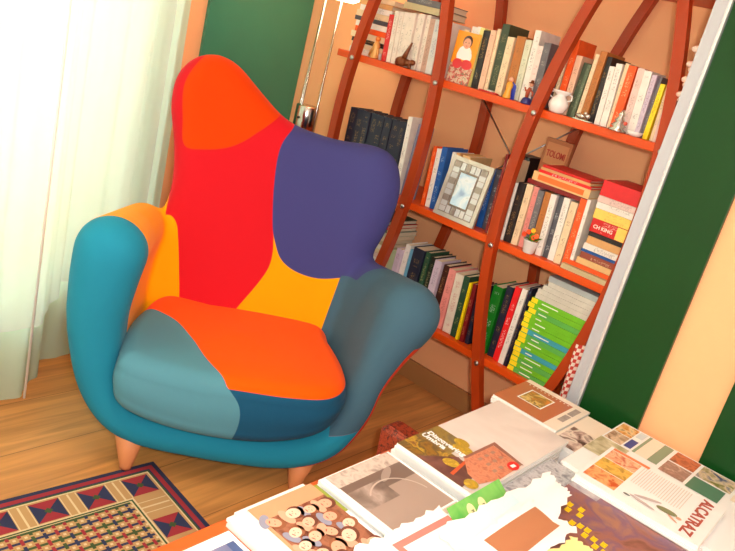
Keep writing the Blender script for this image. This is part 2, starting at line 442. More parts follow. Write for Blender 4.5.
at['arm_yellow'] = np.maximum(at['arm_yellow'], np.minimum(-.305-X, .768-Z))
at['teal'] = np.minimum(Fv+.015+.07*np.clip((.80-Z)/.25, 0, 1), .33-X+0*Z)                     # front face of left arm and the tub
slate_l = (.30-X)*.0+((Z-(.234+.36*(X-.307)))*.94)
at['slate'] = np.minimum.reduce([slate_l, X-.28, .86-Z, Fv+.37]) 
at['slate'] = np.maximum(at['slate'], np.minimum.reduce([X-(.306+.16*(Z-.39)), .628-Z+.22*(X-.35), slate_l, Fv+.60]))
at['slate_teal'] = np.minimum.reduce([-slate_l, Fv+.06, X-.25])
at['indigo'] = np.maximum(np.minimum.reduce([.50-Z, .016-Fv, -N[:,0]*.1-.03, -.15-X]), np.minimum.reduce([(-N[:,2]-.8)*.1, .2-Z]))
at['rim'] = np.minimum.reduce([.045-Fv, (N[:,0]*.75-N[:,2]*.66-.52)*.1, X-.25, .57-Z])
fab = bpy.data.materials.new('patchwork_upholstery'); fab.use_nodes = True
nt = fab.node_tree; pb = nt.nodes['Principled BSDF']; pb.inputs['Roughness'].default_value = .85
pb.inputs['Specular IOR Level'].default_value = .12; pb.inputs['Sheen Weight'].default_value = .05; pb.inputs['Sheen Roughness'].default_value = .4
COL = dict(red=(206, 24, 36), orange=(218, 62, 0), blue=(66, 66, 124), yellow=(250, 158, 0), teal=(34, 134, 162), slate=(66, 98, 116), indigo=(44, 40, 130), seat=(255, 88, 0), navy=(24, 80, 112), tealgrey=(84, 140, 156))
def patch_chain(nt, base, seq):
    cur = None; edge = None
    for name, col in seq:
        a = nt.nodes.new('ShaderNodeAttribute'); a.attribute_name = name
        g = nt.nodes.new('ShaderNodeMapRange'); g.inputs['From Min'].default_value = -.0012; g.inputs['From Max'].default_value = .0012
        nt.links.new(a.outputs['Fac'], g.inputs['Value'])
        mx = nt.nodes.new('ShaderNodeMix'); mx.data_type = 'RGBA'
        if cur: nt.links.new(cur, mx.inputs['A'])
        else: mx.inputs['A'].default_value = (*lin(COL[base]), 1)
        mx.inputs['B'].default_value = (*lin(COL[col]), 1)
        nt.links.new(g.outputs[0], mx.inputs['Factor']); cur = mx.outputs['Result']
    return cur
def weave(nt, b):
    tc = nt.nodes.new('ShaderNodeTexCoord'); n1 = nt.nodes.new('ShaderNodeTexNoise'); n1.inputs['Scale'].default_value = 420
    nt.links.new(tc.outputs['Object'], n1.inputs['Vector'])
    n2 = nt.nodes.new('ShaderNodeTexNoise'); n2.inputs['Scale'].default_value = 9; n2.inputs['Detail'].default_value = 3
    nt.links.new(tc.outputs['Object'], n2.inputs['Vector'])
    ad = nt.nodes.new('ShaderNodeMath'); ad.operation = 'MULTIPLY_ADD'; ad.inputs[1].default_value = .15
    nt.links.new(n1.outputs[0], ad.inputs[0]); nt.links.new(n2.outputs[0], ad.inputs[2])
    bp = nt.nodes.new('ShaderNodeBump'); bp.inputs['Strength'].default_value = .35; bp.inputs['Distance'].default_value = .006
    nt.links.new(ad.outputs[0], bp.inputs['Height']); nt.links.new(bp.outputs[0], b.inputs['Normal'])
col = patch_chain(nt, 'red', [('orange','orange'),('yellow','yellow'),('blue','blue'),('arm_yellow','yellow'),('slate','slate'),('indigo','indigo'),('teal','teal'),('slate_teal','teal'),('rim','orange')])
nt.links.new(col, pb.inputs['Base Color']); weave(nt, pb)

chair = thing('armchair', 'patchwork wingback armchair in red, orange, yellow, blue and teal on wooden floor', 'armchair', (-1.506, 1.462, 0), math.radians(51.75))
cen = V[Q].mean(1)
lab = np.full(len(Q), 3)
cx, cf, cz = cen.T
bk = (cf+.2*(cz-.4)/.7 < -.33) & (cz > .40)
lab[bk] = 0
lab[(~bk) & (cx < -.2) & (cz > .36)] = 1
lab[(~bk) & (cx > .2) & (cz > .30+.3*(cx-.38))] = 2
for li, nm, lb in ((0,'backrest','red, orange, yellow and blue wingback backrest'),(1,'armrest','upright teal and yellow armrest'),(2,'armrest','low flared slate blue armrest'),(3,'base','teal rounded base with indigo edge')):
    q = Q[lab == li]; used = np.unique(q); mp = -np.ones(len(V), int); mp[used] = np.arange(len(used))
    v = V[used].copy(); v[:,1] *= -1
    nn = N[used].copy(); nn[:,1] *= -1
    me = bpy.data.meshes.new(nm)
    me.from_pydata(v.tolist(), [], mp[q][:, ::-1].tolist()); me.update()
    me.polygons.foreach_set('use_smooth', [True]*len(me.polygons))
    me.normals_split_custom_set_from_vertices(nn.tolist())
    for k, arr in at.items():
        a = me.attributes.new(k, 'FLOAT', 'POINT'); a.data.foreach_set('value', arr[used].astype(np.float32))
    me.materials.append(fab)
    o = bpy.data.objects.new(nm, me); C.objects.link(o); o.parent = chair; o['label'] = lb
# seat cushion: lofted outline, crowned top, bottom curved like the tub
OUT = spline([(-.352,.03),(-.338,.095),(-.25,.125),(-.02,.135),(.157,.135),(.29,.105),(.355,.02),(.365,-.12),(.34,-.28),(.30,-.42),(0,-.47),(-.25,-.43),(-.325,-.25),(-.352,-.1)], 12)
Oa = np.array(OUT); cxy = np.array([0, -.17])
rings = []
def ztop(x, y):
    return .432+.032*np.clip((-x-.10)/.25, 0, 1)**1+.012*np.cos(np.clip(x/.37,-1,1)*PI/2)-.012*np.clip((y+.0)/.13,0,1)**2
def zbot(x): return .222+.50*x**2
prof = []
Rr = .052
for k in range(9):      # bottom rounding
    a = -PI/2+PI/2*k/8; prof.append((Rr*(1-math.cos(a)), 'b', Rr*(1+math.sin(a))))
for t in (.2,.4,.6,.8): prof.append((-.006*math.sin(PI*t), 'm', t))
for k in range(9):
    a = PI/2*k/8; prof.append((Rr*(1-math.cos(a)), 't', -Rr*(1-math.sin(a))))
bm = bmesh.new(); ringv = []
def shrink(d):
    # move outline inwards along its normal
    T = np.roll(Oa, -1, 0)-np.roll(Oa, 1, 0); nn = np.stack([T[:,1], -T[:,0]], 1); nn /= np.linalg.norm(nn, axis=1)[:,None]
    if ((Oa-cxy)*nn).sum() < 0: nn = -nn
    return Oa-nn*d
def addring(xy, zf):
    return [bm.verts.new((x, -y, zf(x, y))) for x, y in xy]
base_in = shrink(Rr)
for s in (.0, .5): ringv.append(addring(cxy+(base_in-cxy)*(.05+s), lambda x, y: zbot(x)))
for d, kd, v in prof:
    xy = shrink(d)
    if kd == 'b': zf = lambda x, y: zbot(x)+v
    elif kd == 'm': zf = lambda x, y: (zbot(x)+Rr)*(1-v)+(ztop(x, y)-Rr)*v
    else: zf = lambda x, y: ztop(x, y)+v
    ringv.append(addring(xy, zf))
for s in (.9,.8,.7,.6,.5,.4,.3,.2,.1,.02): ringv.append(addring(cxy+(base_in-cxy)*s, lambda x, y: ztop(x, y)+.010*(1-s)))
for a, b in zip(ringv, ringv[1:]):
    for k in range(len(a)):
        bm.faces.new((a[k], a[(k+1)%len(a)], b[(k+1)%len(a)], b[k])).smooth = True
bm.faces.new(ringv[0]); bm.faces.new(ringv[-1])
bmesh.ops.subdivide_edges(bm, edges=bm.edges, cuts=1, use_grid_fill=True)
cm = bpy.data.materials.new('seat_upholstery'); cm.use_nodes = True
b2 = cm.node_tree.nodes['Principled BSDF']; b2.inputs['Roughness'].default_value = .85; b2.inputs['Specular IOR Level'].default_value = .12; b2.inputs['Sheen Weight'].default_value = .05
cu = obj('seat_cushion', bm, cm, chair, True); cu['label'] = 'orange, navy and grey-teal seat cushion'
co = np.array([v.co[:] for v in cu.data.vertices]); cx_, cy_, cz_ = co[:,0], -co[:,1], co[:,2]
w = cy_+np.clip(.415-cz_, 0, 1)
LEFT = spline([(-.36,-.33),(-.314,-.266),(-.255,-.235),(-.20,-.185),(-.145,-.08),(-.095,.03),(-.019,.139),(.015,.19),(.025,.25),(.012,.31),(-.03,.36),(-.1,.40),(-.5,.4),(-.5,-.3)], 4)
top_edge = cz_-np.array([ztop(a, b) for a, b in zip(cx_, cy_)])+.024
for k, arr in (('left', signed(LEFT, cx_, w)), ('top', top_edge)):
    a = cu.data.attributes.new(k, 'FLOAT', 'POINT'); a.data.foreach_set('value', arr.astype(np.float32))
cc = patch_chain(cm.node_tree, 'navy', [('top','seat'),('left','tealgrey')])
cm.node_tree.links.new(cc, b2.inputs['Base Color']); weave(cm.node_tree, b2)
LEGW = mat('beech_wood', (214, 138, 88), .45, var=.1, vscale=10, stretch=(1,1,.2))
for x, f, tz, tx, z0 in ((-.281, 0, .17, -.283, .0095), (.268, 0, .15, .276, 0), (-.24, -.42, .22, -.23, 0), (.24, -.42, .22, .23, 0)):
    bm = bmesh.new(); tf = f-.01 if f == 0 else f+.02
    tube(bm, [(x, -f, z0), (x+(tx-x)*.1, -(f+(tf-f)*.1), z0+.012), (tx, -tf, tz)], [.018, .021, .058], 24)
    obj('leg', bm, LEGW, chair, False)

# ------------------------------------------------------------------ rug
def rug():
    t = thing('rug', 'small patterned rug with navy border and red and blue triangle tiles', 'rug', (-1.672, 1.340, 0), math.radians(-4.6))
    L, W = .76, .60      # extends -y and +x from the far-left corner
    def M(n, c): return mat('rug_'+n, c, .95, bump=.4, bscale=500)
    NV, RD, GR, TN, CR = M('navy', (44, 50, 84)), M('red', (160, 44, 54)), M('green', (66, 84, 44)), M('tan', (196, 152, 100)), M('cream', (226, 200, 156))
    mats = [NV, RD, GR, TN, CR]
    bm = bmesh.new(); box(bm, 0, W, -L, 0, 0, .006, 0, .001)
    z = .0066
    def rect(x0, x1, y0, y1, mi, zz): poly(bm, [(x0, y0, zz), (x1, y0, zz), (x1, y1, zz), (x0, y1, zz)], mi)
    for k, (d, mi) in enumerate(((.016, 1), (.032, 0), (.037, 2), (.043, 4), (.048, 3))):
        rect(d, W-d, -L+d, -d, mi, z+.0003*k)
    zi = z+.002
    band = .092; i0 = .052; step = .136
    def tile(cx, cy, s):
        h = s/2
        for sx, sy, mi in ((0,1,0),(1,0,1),(0,-1,0),(-1,0,1)): pass
        q = [(-h,-h),(h,-h),(h,h),(-h,h)]
        for k in range(4):
            a, b = q[k], q[(k+1)%4]
            poly(bm, [(cx+a[0], cy+a[1], zi), (cx+b[0], cy+b[1], zi), (cx, cy, zi)], k % 2)
        s4 = h*.3
        poly(bm, [(cx, cy-s4, zi+.0003), (cx+s4, cy, zi+.0003), (cx, cy+s4, zi+.0003), (cx-s4, cy, zi+.0003)], 2)
    c0 = i0+band/2
    ny = int((L-2*c0)/step); sy = (L-2*c0)/ny; nx = int((W-2*c0)/step); sx = (W-2*c0)/nx
    for j in range(ny+1):
        for cx in (c0, W-c0):
            tile(cx, -c0-j*sy, band-.006)
            if j < ny:
                m_ = -c0-(j+.5)*sy; rect(cx-band/2, cx+band/2, m_-.003, m_+.003, 4, zi)
                for e in (-.024, .024): rect(cx-band/2, cx+band/2, m_+e-.0015, m_+e+.0015, 4, zi)
    for i in range(1, nx):
        for cy in (-c0, -L+c0): tile(c0+i*sx, cy, band-.006)
    for i in range(nx):
        for cy in (-c0, -L+c0):
            m_ = c0+(i+.5)*sx; rect(m_-.003, m_+.003, cy-band/2, cy+band/2, 4, zi)
            for e in (-.024, .024): rect(m_+e-.0015, m_+e+.0015, cy-band/2, cy+band/2, 4, zi)
    e = i0+band
    for d, mi, dz in ((e, 4, 0), (e+.006, 2, .0003), (e+.012, 4, .0006), (e+.017, 3, .0009)): rect(d, W-d, -L+d, -d, mi, zi+dz)
    z3 = zi+.0014; a = e+.02; g = .030
    nX = int((W-2*a)/g); nY = int((L-2*a)/g)
    for j in range(nY+1):
        y = -a-j*(L-2*a)/nY
        for i in range(nX):
            x = a+(i+.5)*(W-2*a)/nX; rect(x-.004, x+.004, y-.004, y+.004, 4, z3+.0003)
    for i in range(nX+1):
        x = a+i*(W-2*a)/nX; rect(x-.0045, x+.0045, -L+a, -a, (2, 0)[i % 2], z3)
        for j in range(nY):
            y = -a-(j+.5)*(L-2*a)/nY; mi = 1 if (i//2+j//2) % 2 else (0, 2)[j % 2]
            rect(max(a, x-.012), min(W-a, x+.012), y-.0048, y+.0048, mi, z3+.0004)
    o = obj('pile', bm, mats, t, 'keep')
rug()

# ------------------------------------------------------------------ bookcase
ZA, ZB, ZC = 1.374, .887, .449
YF, YB = 2.36, 2.715
bc = thing('bookcase', 'cherry wood bookcase with bowed uprights full of books against peach wall', 'bookcase', (-1.5, 2.54, 0))
def L_(x, y, z): return (x+1.5, y-2.54, z)
for z in (ZC, ZB, ZA, 1.852):
    bm = bmesh.new(); box(bm, *[v for p in zip(L_(-2.25, YF+.012, z-.028), L_(-.775, YB, z)) for v in p], 0, .003)
    obj('shelf', bm, WOOD_SHELF, bc)
for xm, kk in ((-2.151, .225), (-1.683, -.205), (-1.279, .235), (-.790, -.225)):
    for y0, y1 in ((YF-.022, YF+.012), (YB, YB+.034)):
        bm = bmesh.new(); pr = None; NZ = 40
        for i in range(NZ+1):
            z = 2.25*i/NZ; x = xm+kk*(z-1.1)**2; wd = .0185
            q = [bm.verts.new(L_(*p)) for p in ((x-wd, y0, z), (x+wd, y0, z), (x+wd, y1, z), (x-wd, y1, z))]
            if pr:
                for k in range(4): bm.faces.new((pr[k], pr[(k+1)%4], q[(k+1)%4], q[k]))
            else: bm.faces.new(q[::-1])
            pr = q
        bm.faces.new(pr)
        obj('post', bm, WOOD, bc)
    for z in (ZC, ZB, ZA, 1.852):
        z -= .014; x = xm+kk*(z-1.1)**2
        bm = bmesh.new(); g = []
        lathe(bm, [(.0001, .004), (.006, .0035), (.0095, .001), (.0095, -.004)], (0, 0, 0), 16)
        bmesh.ops.rotate(bm, verts=bm.verts, cent=(0,0,0), matrix=Matrix.Rotation(PI/2, 3, 'X'))
        bmesh.ops.translate(bm, verts=bm.verts, vec=Vector(L_(x+.006, YF-.0255, z-.004)))
        obj('bolt', bm, METAL, bc)
for a, b in (((-1.70, ZA-.05), (-1.26, ZB+.05)), ((-1.26, ZA-.05), (-1.70, ZB+.05))):
    bm = bmesh.new(); tube(bm, [L_(a[0], YB-.004, a[1]), L_(b[0], YB-.004, b[1])], .0032, 8)
    obj('cross_brace', bm, METAL, bc, True)

ORD = 'first second third fourth fifth sixth seventh eighth ninth tenth eleventh twelfth thirteenth fourteenth fifteenth sixteenth seventeenth eighteenth nineteenth twentieth twenty-first twenty-second'.split()
SP = {   # name: (spine rgb, ink rgb or None, words)
 'red': ((205, 24, 24), (245, 220, 200), 'bright red'), 'w': ((226, 210, 196), (90, 70, 60), 'white'), 'pinkgrey': ((190, 150, 132), (90, 60, 60), 'pinkish grey'),
 'blueband': ((206, 202, 198), (60, 90, 150), 'white and blue'), 'cream': ((226, 200, 162), (120, 80, 60), 'cream'), 'white': ((230, 222, 212), (90, 80, 80), 'white'),
 'paleyellow': ((226, 214, 130), None, 'pale yellow'), 'black': ((34, 28, 28), (190, 150, 90), 'black'), 'pinkcream': ((224, 180, 150), (140, 90, 80), 'pinkish cream'),
 'dkgreen': ((54, 66, 44), (160, 150, 110), 'dark green'), 'brown': ((176, 106, 44), (110, 60, 30), 'light brown'), 'pale': ((206, 206, 180), (110, 120, 100), 'pale greenish white'),
 'whitered': ((228, 206, 196), (190, 60, 50), 'white and red'), 'grey': ((104, 100, 104), (190, 180, 170), 'dark grey'), 'orange': ((232, 84, 18), (250, 200, 150), 'orange'),
 'green': ((84, 100, 74), (170, 170, 140), 'mossy green'), 'pinkwhite': ((222, 192, 182), (150, 110, 110), 'pinkish white'), 'lilac': ((198, 180, 196), (90, 70, 110), 'pale lilac'),
 'yellow': ((244, 212, 8), (60, 50, 20), 'bright yellow'), 'navy': ((28, 32, 52), (176, 140, 80), 'navy'), 'blue': ((24, 84, 156), (190, 210, 230), 'blue'),
 'tan': ((214, 160, 100), (130, 80, 40), 'tan'), 'dkred': ((122, 18, 20), (210, 150, 100), 'dark red'), 'pink': ((226, 140, 132), (150, 60, 60), 'pink'),
 'dkgrey': ((74, 74, 82), (210, 210, 210), 'slate grey'), 'beige': ((190, 172, 132), None, 'beige'), 'palegreen': ((166, 176, 140), None, 'pale green'),
 'ltblue': ((104, 166, 196), None, 'light blue'), 'blackgreen': ((24, 36, 28), (180, 170, 120), 'blackish green'), 'dkbrown': ((62, 30, 20), (190, 140, 90), 'dark brown'),
 'tartan': ((222, 208, 190), (190, 30, 30), 'white and red'), 'bottle': ((36, 74, 52), (190, 190, 120), 'bottle green'), 'vivid': ((14, 116, 26), (220, 240, 220), 'vivid green'),
 'magred': ((226, 28, 30), (250, 240, 235), 'glossy red'), 'lighttan': ((224, 180, 122), None, 'light tan'), 'plainred': ((214, 30, 36), None, 'big red'), 'softyellow': ((246, 206, 96), (200, 130, 60), 'soft yellow'), 'brownred': ((150, 70, 50), (230, 200, 160), 'reddish brown')}
def book_mesh(name, wd, ht, dp, m, parent=None, t=.0022):
    bm = bmesh.new()
    box(bm, -wd/2, wd/2, 0, t*1.3, 0, ht, 0, .0012)
    box(bm, -wd/2, -wd/2+t, t, dp, 0, ht); box(bm, wd/2-t, wd/2, t, dp, 0, ht)
    o = obj(name, bm, m, parent)
    bm = bmesh.new(); box(bm, -wd/2+t*1.02, wd/2-t*1.02, t*1.4, dp-.005, .003, ht-.004)
    obj('pages', bm, PAGES, o)
    return o
def row(shelf_z, where, group, items, y=2.40, start=0, y_shift=None):
    prev = None
    for i, it in enumerate(items):
        x, wd, ht, ln, c = it[:5]
        extra = it[5] if len(it) > 5 else ''
        nx = items[i+1][0] if i+1 < len(items) else x+wd
        dp = rnd.uniform(.125, .165)
        wd = min(wd, .06)
        ln = max(-.075, min(.03, ln))
        yy = y+rnd.uniform(-.004, .012)
        cw = SP[c]
        if i+1 < len(items):
            ln2 = max(-.075, min(.03, items[i+1][3])); gap = nx-x
            wmax = gap+min(0, (ln2-ln)*min(ht, items[i+1][2]))-.0012
            if wmax < .008: ln = ln2; wmax = gap-.0012
        else: wmax = wd
        if y_shift and y_shift[0] < x < y_shift[1]: yy = y+.035
        w2 = min(wd, wmax) if wmax > .006 else wd
        o = book_mesh('book', w2, ht, dp, spinemat(c, cw[0], cw[1]))
        ang = math.atan(ln)
        o.rotation_euler = (0, ang, 0)
        # lowest corner rests on the shelf
        dz = w2/2*abs(math.sin(ang))
        o.location = (x+w2/2+.0, yy, shelf_z+dz+.0004)
        size = 'slim' if w2 < .018 else ('thick' if w2 > .034 else 'standing')
        tag(o, f'{size} {cw[2]} {extra or "book"}, {ORD[i+start]} from left {where}', 'book', group)

G = 'books standing on the upper shelf'
wset = [(-2.001+.0215*k, .021, .198+.002*k, -.075, 'w', 'periodical volume') for k in range(8)]
row(ZA, 'in the left bay of the upper shelf', G, [(-2.028, .023, .181, -.075, 'red')]+wset+[(-1.824, .026, .201, -.075, 'pinkgrey'), (-1.795, .03, .202, -.075, 'blueband'), (-1.762, .024, .205, -.075, 'white')])
row(ZA, 'in the middle bay of the upper shelf', G, [(-1.668,.020,.193,0,'cream'),(-1.646,.024,.21,0,'white'),(-1.620,.02,.214,0,'white'),(-1.598,.024,.212,-.03,'paleyellow'),(-1.572,.027,.206,-.06,'black'),(-1.543,.024,.213,-.065,'pinkcream'),(-1.518,.014,.222,-.07,'cream'),(-1.502,.032,.243,-.07,'dkgreen'),(-1.469,.028,.204,-.06,'cream'),(-1.433,.036,.214,-.075,'brown'),(-1.394,.024,.209,-.075,'pale'),(-1.369,.024,.247,-.07,'white'),(-1.342,.022,.199,-.06,'whitered'),(-1.317,.026,.214,-.065,'grey')])
row(ZA, 'in the right bay of the upper shelf', G, [(-1.244,.012,.18,-.01,'cream'),(-1.224,.024,.246,-.024,'orange'),(-1.197,.022,.198,-.04,'pinkcream'),(-1.172,.016,.181,.01,'dkgreen'),(-1.155,.015,.179,.01,'green'),(-1.139,.014,.216,-.005,'cream'),(-1.123,.026,.229,-.005,'brown'),(-1.093,.018,.217,-.03,'black'),(-1.068,.020,.19,-.065,'white'),(-1.047,.022,.203,-.07,'white'),(-1.024,.013,.21,-.045,'cream'),(-1.010,.027,.206,-.03,'orange'),(-.975,.024,.205,-.055,'pinkwhite'),(-.950,.026,.202,-.06,'white'),(-.923,.016,.195,-.04,'lilac'),(-.906,.009,.194,-.02,'grey'),(-.894,.018,.175,-.02,'yellow'),(-.873,.010,.188,-.045,'cream'),(-.860,.010,.186,-.05,'pinkwhite')])
G = 'books standing on the middle shelf'
row(ZB, 'in the left bay of the middle shelf', G, [(-2.128+.0405*k, .039, .27+.002*k, -.03, 'navy', 'gilt-lettered encyclopedia volume') for k in range(8)]+[(-1.800, .022, .312, -.07, 'white')])
row(ZB, 'in the middle bay of the middle shelf', G, [(-1.655,.02,.236,-.05,'orange'),(-1.633,.022,.232,-.07,'white'),(-1.610,.025,.245,-.07,'blue'),(-1.583,.017,.235,-.05,'white'),(-1.565,.018,.237,-.04,'tan'),(-1.545,.036,.238,0,'lighttan'),(-1.40,.026,.225,-.05,'blue'),(-1.372,.034,.232,-.06,'dkgrey'),(-1.336,.010,.30,-.03,'dkred'),(-1.324,.018,.285,-.03,'cream')], y_shift=(-1.60, -1.35))
row(ZB, 'in the right bay of the middle shelf', G, [(-1.264,.010,.215,-.045,'white'),(-1.252,.027,.222,-.045,'black'),(-1.221,.025,.226,-.045,'cream'),(-1.193,.021,.225,-.05,'pink'),(-1.168,.023,.22,-.05,'grey'),(-1.142,.024,.222,-.055,'brown'),(-1.115,.022,.222,-.06,'white'),(-1.091,.021,.224,-.055,'dkgrey'),(-1.067,.024,.226,-.06,'white'),(-1.040,.026,.222,-.04,'cream'),(-1.010,.024,.243,-.045,'orange'),(-.984,.013,.247,-.05,'white')])
G = 'books standing on the lower shelf'
row(ZC, 'lower shelf left of middle post', G, [(-1.756,.024,.208,0,'beige'),(-1.728,.026,.217,0,'palegreen'),(-1.700,.026,.234,0,'lilac'),(-1.672,.025,.262,0,'white'),(-1.642,.015,.25,0,'ltblue'),(-1.621,.055,.269,-.01,'navy'),(-1.560,.023,.27,-.02,'bottle'),(-1.532,.022,.261,-.02,'blackgreen'),(-1.504,.033,.259,-.02,'lilac'),(-1.466,.027,.253,-.02,'dkbrown'),(-1.434,.034,.249,-.03,'pink'),(-1.392,.038,.244,-.06,'tartan'),(-1.350,.026,.25,-.065,'bottle'),(-1.320,.011,.235,-.05,'yellow'),(-1.303,.018,.238,-.06,'dkred'),(-1.280,.016,.235,-.065,'navy')], 2.40)
row(ZC, 'lower shelf right of middle post', G, [(-1.222,.040,.268,-.04,'vivid'),(-1.176,.028,.285,-.03,'navy'),(-1.144,.024,.300,-.01,'magred'),(-1.118,.022,.304,.0,'white'),(-1.094,.012,.318,.01,'navy')])

# books and magazines lying flat, spine towards the room
def flat(x0, x1, z0, th, c, label, cat, group, y=2.40, dp=.19, name='book', rz=0., mag=False):
    cw = SP[c] if isinstance(c, str) else c
    m = spinemat(c if isinstance(c, str) else 'flat_'+label[:18], cw[0], cw[1])
    t = .0012 if mag else .0025
    bm = bmesh.new(); w2 = (x1-x0)/2
    box(bm, -w2, w2, 0, t*1.3, 0, th, 0, .0008); box(bm, -w2, w2, t, dp, 0, t); box(bm, -w2, w2, t, dp, th-t, th)
    o = obj(name, bm, m, None, False, ((x0+x1)/2, y, z0+.0003), rz)
    bm = bmesh.new(); box(bm, -w2+.003, w2-.003, t*1.4, dp-.004, t*1.02, th-t*1.02); obj('pages', bm, PAGES, o)
    tag(o, label, cat, group); return o
# upper shelf, left end pile
z = ZA
pile = [('white', .024), ('cream', .020), ('black', .018), ('cream', .024), ('orange', .022), ('white', .022), ('dkgrey', .018), ('cream', .024), ('white', .022), ('tan', .02), ('cream', .02)]
for i, (c, th) in enumerate(pile):
    flat(-2.236+rnd.uniform(0, .02), -2.036-rnd.uniform(0, .01), z, th-.0008, c, f'{SP[c][2]} book lying flat, {ORD[i]} from bottom of the upper shelf left pile', 'book', 'pile at the left end of the upper shelf', 2.41); z += th
flat(-2.0, -1.82, ZA+.217, .025, 'beige', 'beige book lying across the tops of the white volumes', 'book', 'books lying on the white volumes', 2.42)
flat(-1.998, -1.83, ZA+.243, .024, 'grey', 'grey book lying on the beige one above the white volumes', 'book', 'books lying on the white volumes', 2.43)
# middle shelf right bay, on top of the row
z = ZB+.2295
for i, (c, th, x0, x1, w_) in enumerate([('dkred', .016, -1.235, -.995, 'dark red thin book lying directly on the standing books, middle shelf right bay'), ('lighttan', .032, -1.222, -.998, 'cream and orange book lying above the dark red one'), ('magred', .010, -1.205, -1.0, 'thin red booklet lying on the cream and orange book'), ('tan', .009, -1.20, -1.005, 'thin tan booklet between two red ones on the lying pile'), ('red', .009, -1.195, -1.01, 'topmost thin red booklet of the lying pile')]):
    o = flat(x0, x1, z, th, c, w_, 'book', 'books lying on the middle shelf row', 2.405, .16)
    if i == 1:
        bm = bmesh.new(); box(bm, -.09, .09, -.0008, 0, .006, .025); obj('spine_band', bm, mat('orange_band', (240, 110, 40), .5), o)
    z += th+.0006
z = ZB
P2 = [('beige', .018, -1.0, -.80, 'pale brochure at the very bottom of the right-hand pile', .03), ('orange', .016, -.985, -.80, 'orange book second from bottom of the right-hand pile', 0), ('lighttan', .022, -.962, -.80, 'light tan book above the orange one in the right-hand pile', 0), ('brownred', .022, -.955, -.80, 'reddish brown book in the right-hand pile', 0), ('blue', .010, -.958, -.80, 'thin blue book in the right-hand pile', 0), ('white', .022, -.955, -.80, 'white book above the thin blue one in the right-hand pile', 0), ('tan', .026, -.950, -.80, 'tan book with black lettering in the right-hand pile', 0), ('black', .016, -.952, -.80, 'black thin book under the red and yellow one', 0), ('red', .046, -.955, -.80, 'red and yellow thick book with white letters in right-hand pile', 0), ('yellow', .034, -.958, -.80, 'plain yellow book above the red and yellow one', 0), ('white', .022, -.960, -.80, 'white paperback under a grey-white one near pile top', 0), ('pinkwhite', .022, -.962, -.80, 'pinkish white book just under the big red book', 0), ('plainred', .052, -.962, -.80, 'big red book on top of the right-hand pile', 0)]
for i, (c, th, x0, x1, w_, fy) in enumerate(P2):
    if c == 'yellow': c = 'softyellow'
    o = flat(x0, x1, z, th-.0007, c, w_, 'book', 'right-hand pile on the middle shelf', 2.395-min(fy, .018), .2)
    if c == 'red':
        bm = bmesh.new(); box(bm, .015, .0775, -.0012, 0, .0015, th-.002); obj('yellow_cover_panel', bm, spinemat('softyellow', *SP['softyellow'][:2]), o)
        text('spine_title', 'CH KING', .017, (-.032, -.0006, .014), (PI/2, 0, 0), mat('title_white', (245, 235, 220), .5), o)
    z += th
# tall book standing with its cover to the room behind the right bay
bm = bmesh.new(); box(bm, -.055, .055, 0, .02, 0, .385, 0, .001); box(bm, -.045, .045, -.001, 0, .29, .37, 1)
o = obj('book', bm, [mat('brown_cover', (176, 104, 60), .5), mat('brown_cover_label', (204, 132, 82), .5)], None, False, (-1.258, 2.605, ZB+.0005)); tag(o, 'tall brown book standing face-out behind the right bay of the middle shelf', 'book')
for i, s in enumerate(('TOLOMI',)): text('cover_title', s, .034, (0, -.0018, .318), (PI/2, 0, 0), mat('rust_red_ink', (180, 40, 20), .5), o, sx=.62)
bm = bmesh.new(); box(bm, -.03, .03, 0, .11, 0, .29, 0, .001); box(bm, -.026, .026, -.001, 0, .235, .265, 1)
o = obj('book', bm, [spinemat('black', *SP['black'][:2]), PAGEW], None, False, (-1.378, 2.59, ZB+.0005)); tag(o, 'black book with white label standing behind the right bay row', 'book')
# large book shown at an angle beside the white one in left bay of middle shelf
bm = bmesh.new(); box(bm, 0, .066, 0, .012, 0, .295, 0, .001); box(bm, .010, .060, -.0008, 0, .02, .25, 1)
o = obj('book', bm, [mat('grey_blue_cover', (120, 118, 140), .4), picmat('dim_portrait', [(50, 44, 60), (90, 84, 110), (170, 110, 90), (60, 90, 60)], 22)], None, False, (-1.772, 2.415, ZB+.0005), math.radians(12)); tag(o, 'grey-blue picture book standing face-out beside the tall white spine', 'book')
# lower shelf, left pile of magazines
z = ZC
cols = ['cream', 'white', 'beige', 'pinkcream', 'white', 'cream', 'beige', 'white', 'pinkwhite', 'cream', 'white', 'beige', 'cream', 'pale', 'green', 'magred', 'bottle']
for i, c in enumerate(cols):
    th = .019 if i < 14 else .016
    flat(-2.06+rnd.uniform(0, .02), -1.775-rnd.uniform(0, .015), z, th-.0006, c, f'{SP[c][2]} magazine, {ORD[i]} from bottom of the pile behind the chair arm', 'magazine', 'pile behind the chair on the lower shelf', 2.40+rnd.uniform(0, .012), .21, 'magazine', 0, True); z += th
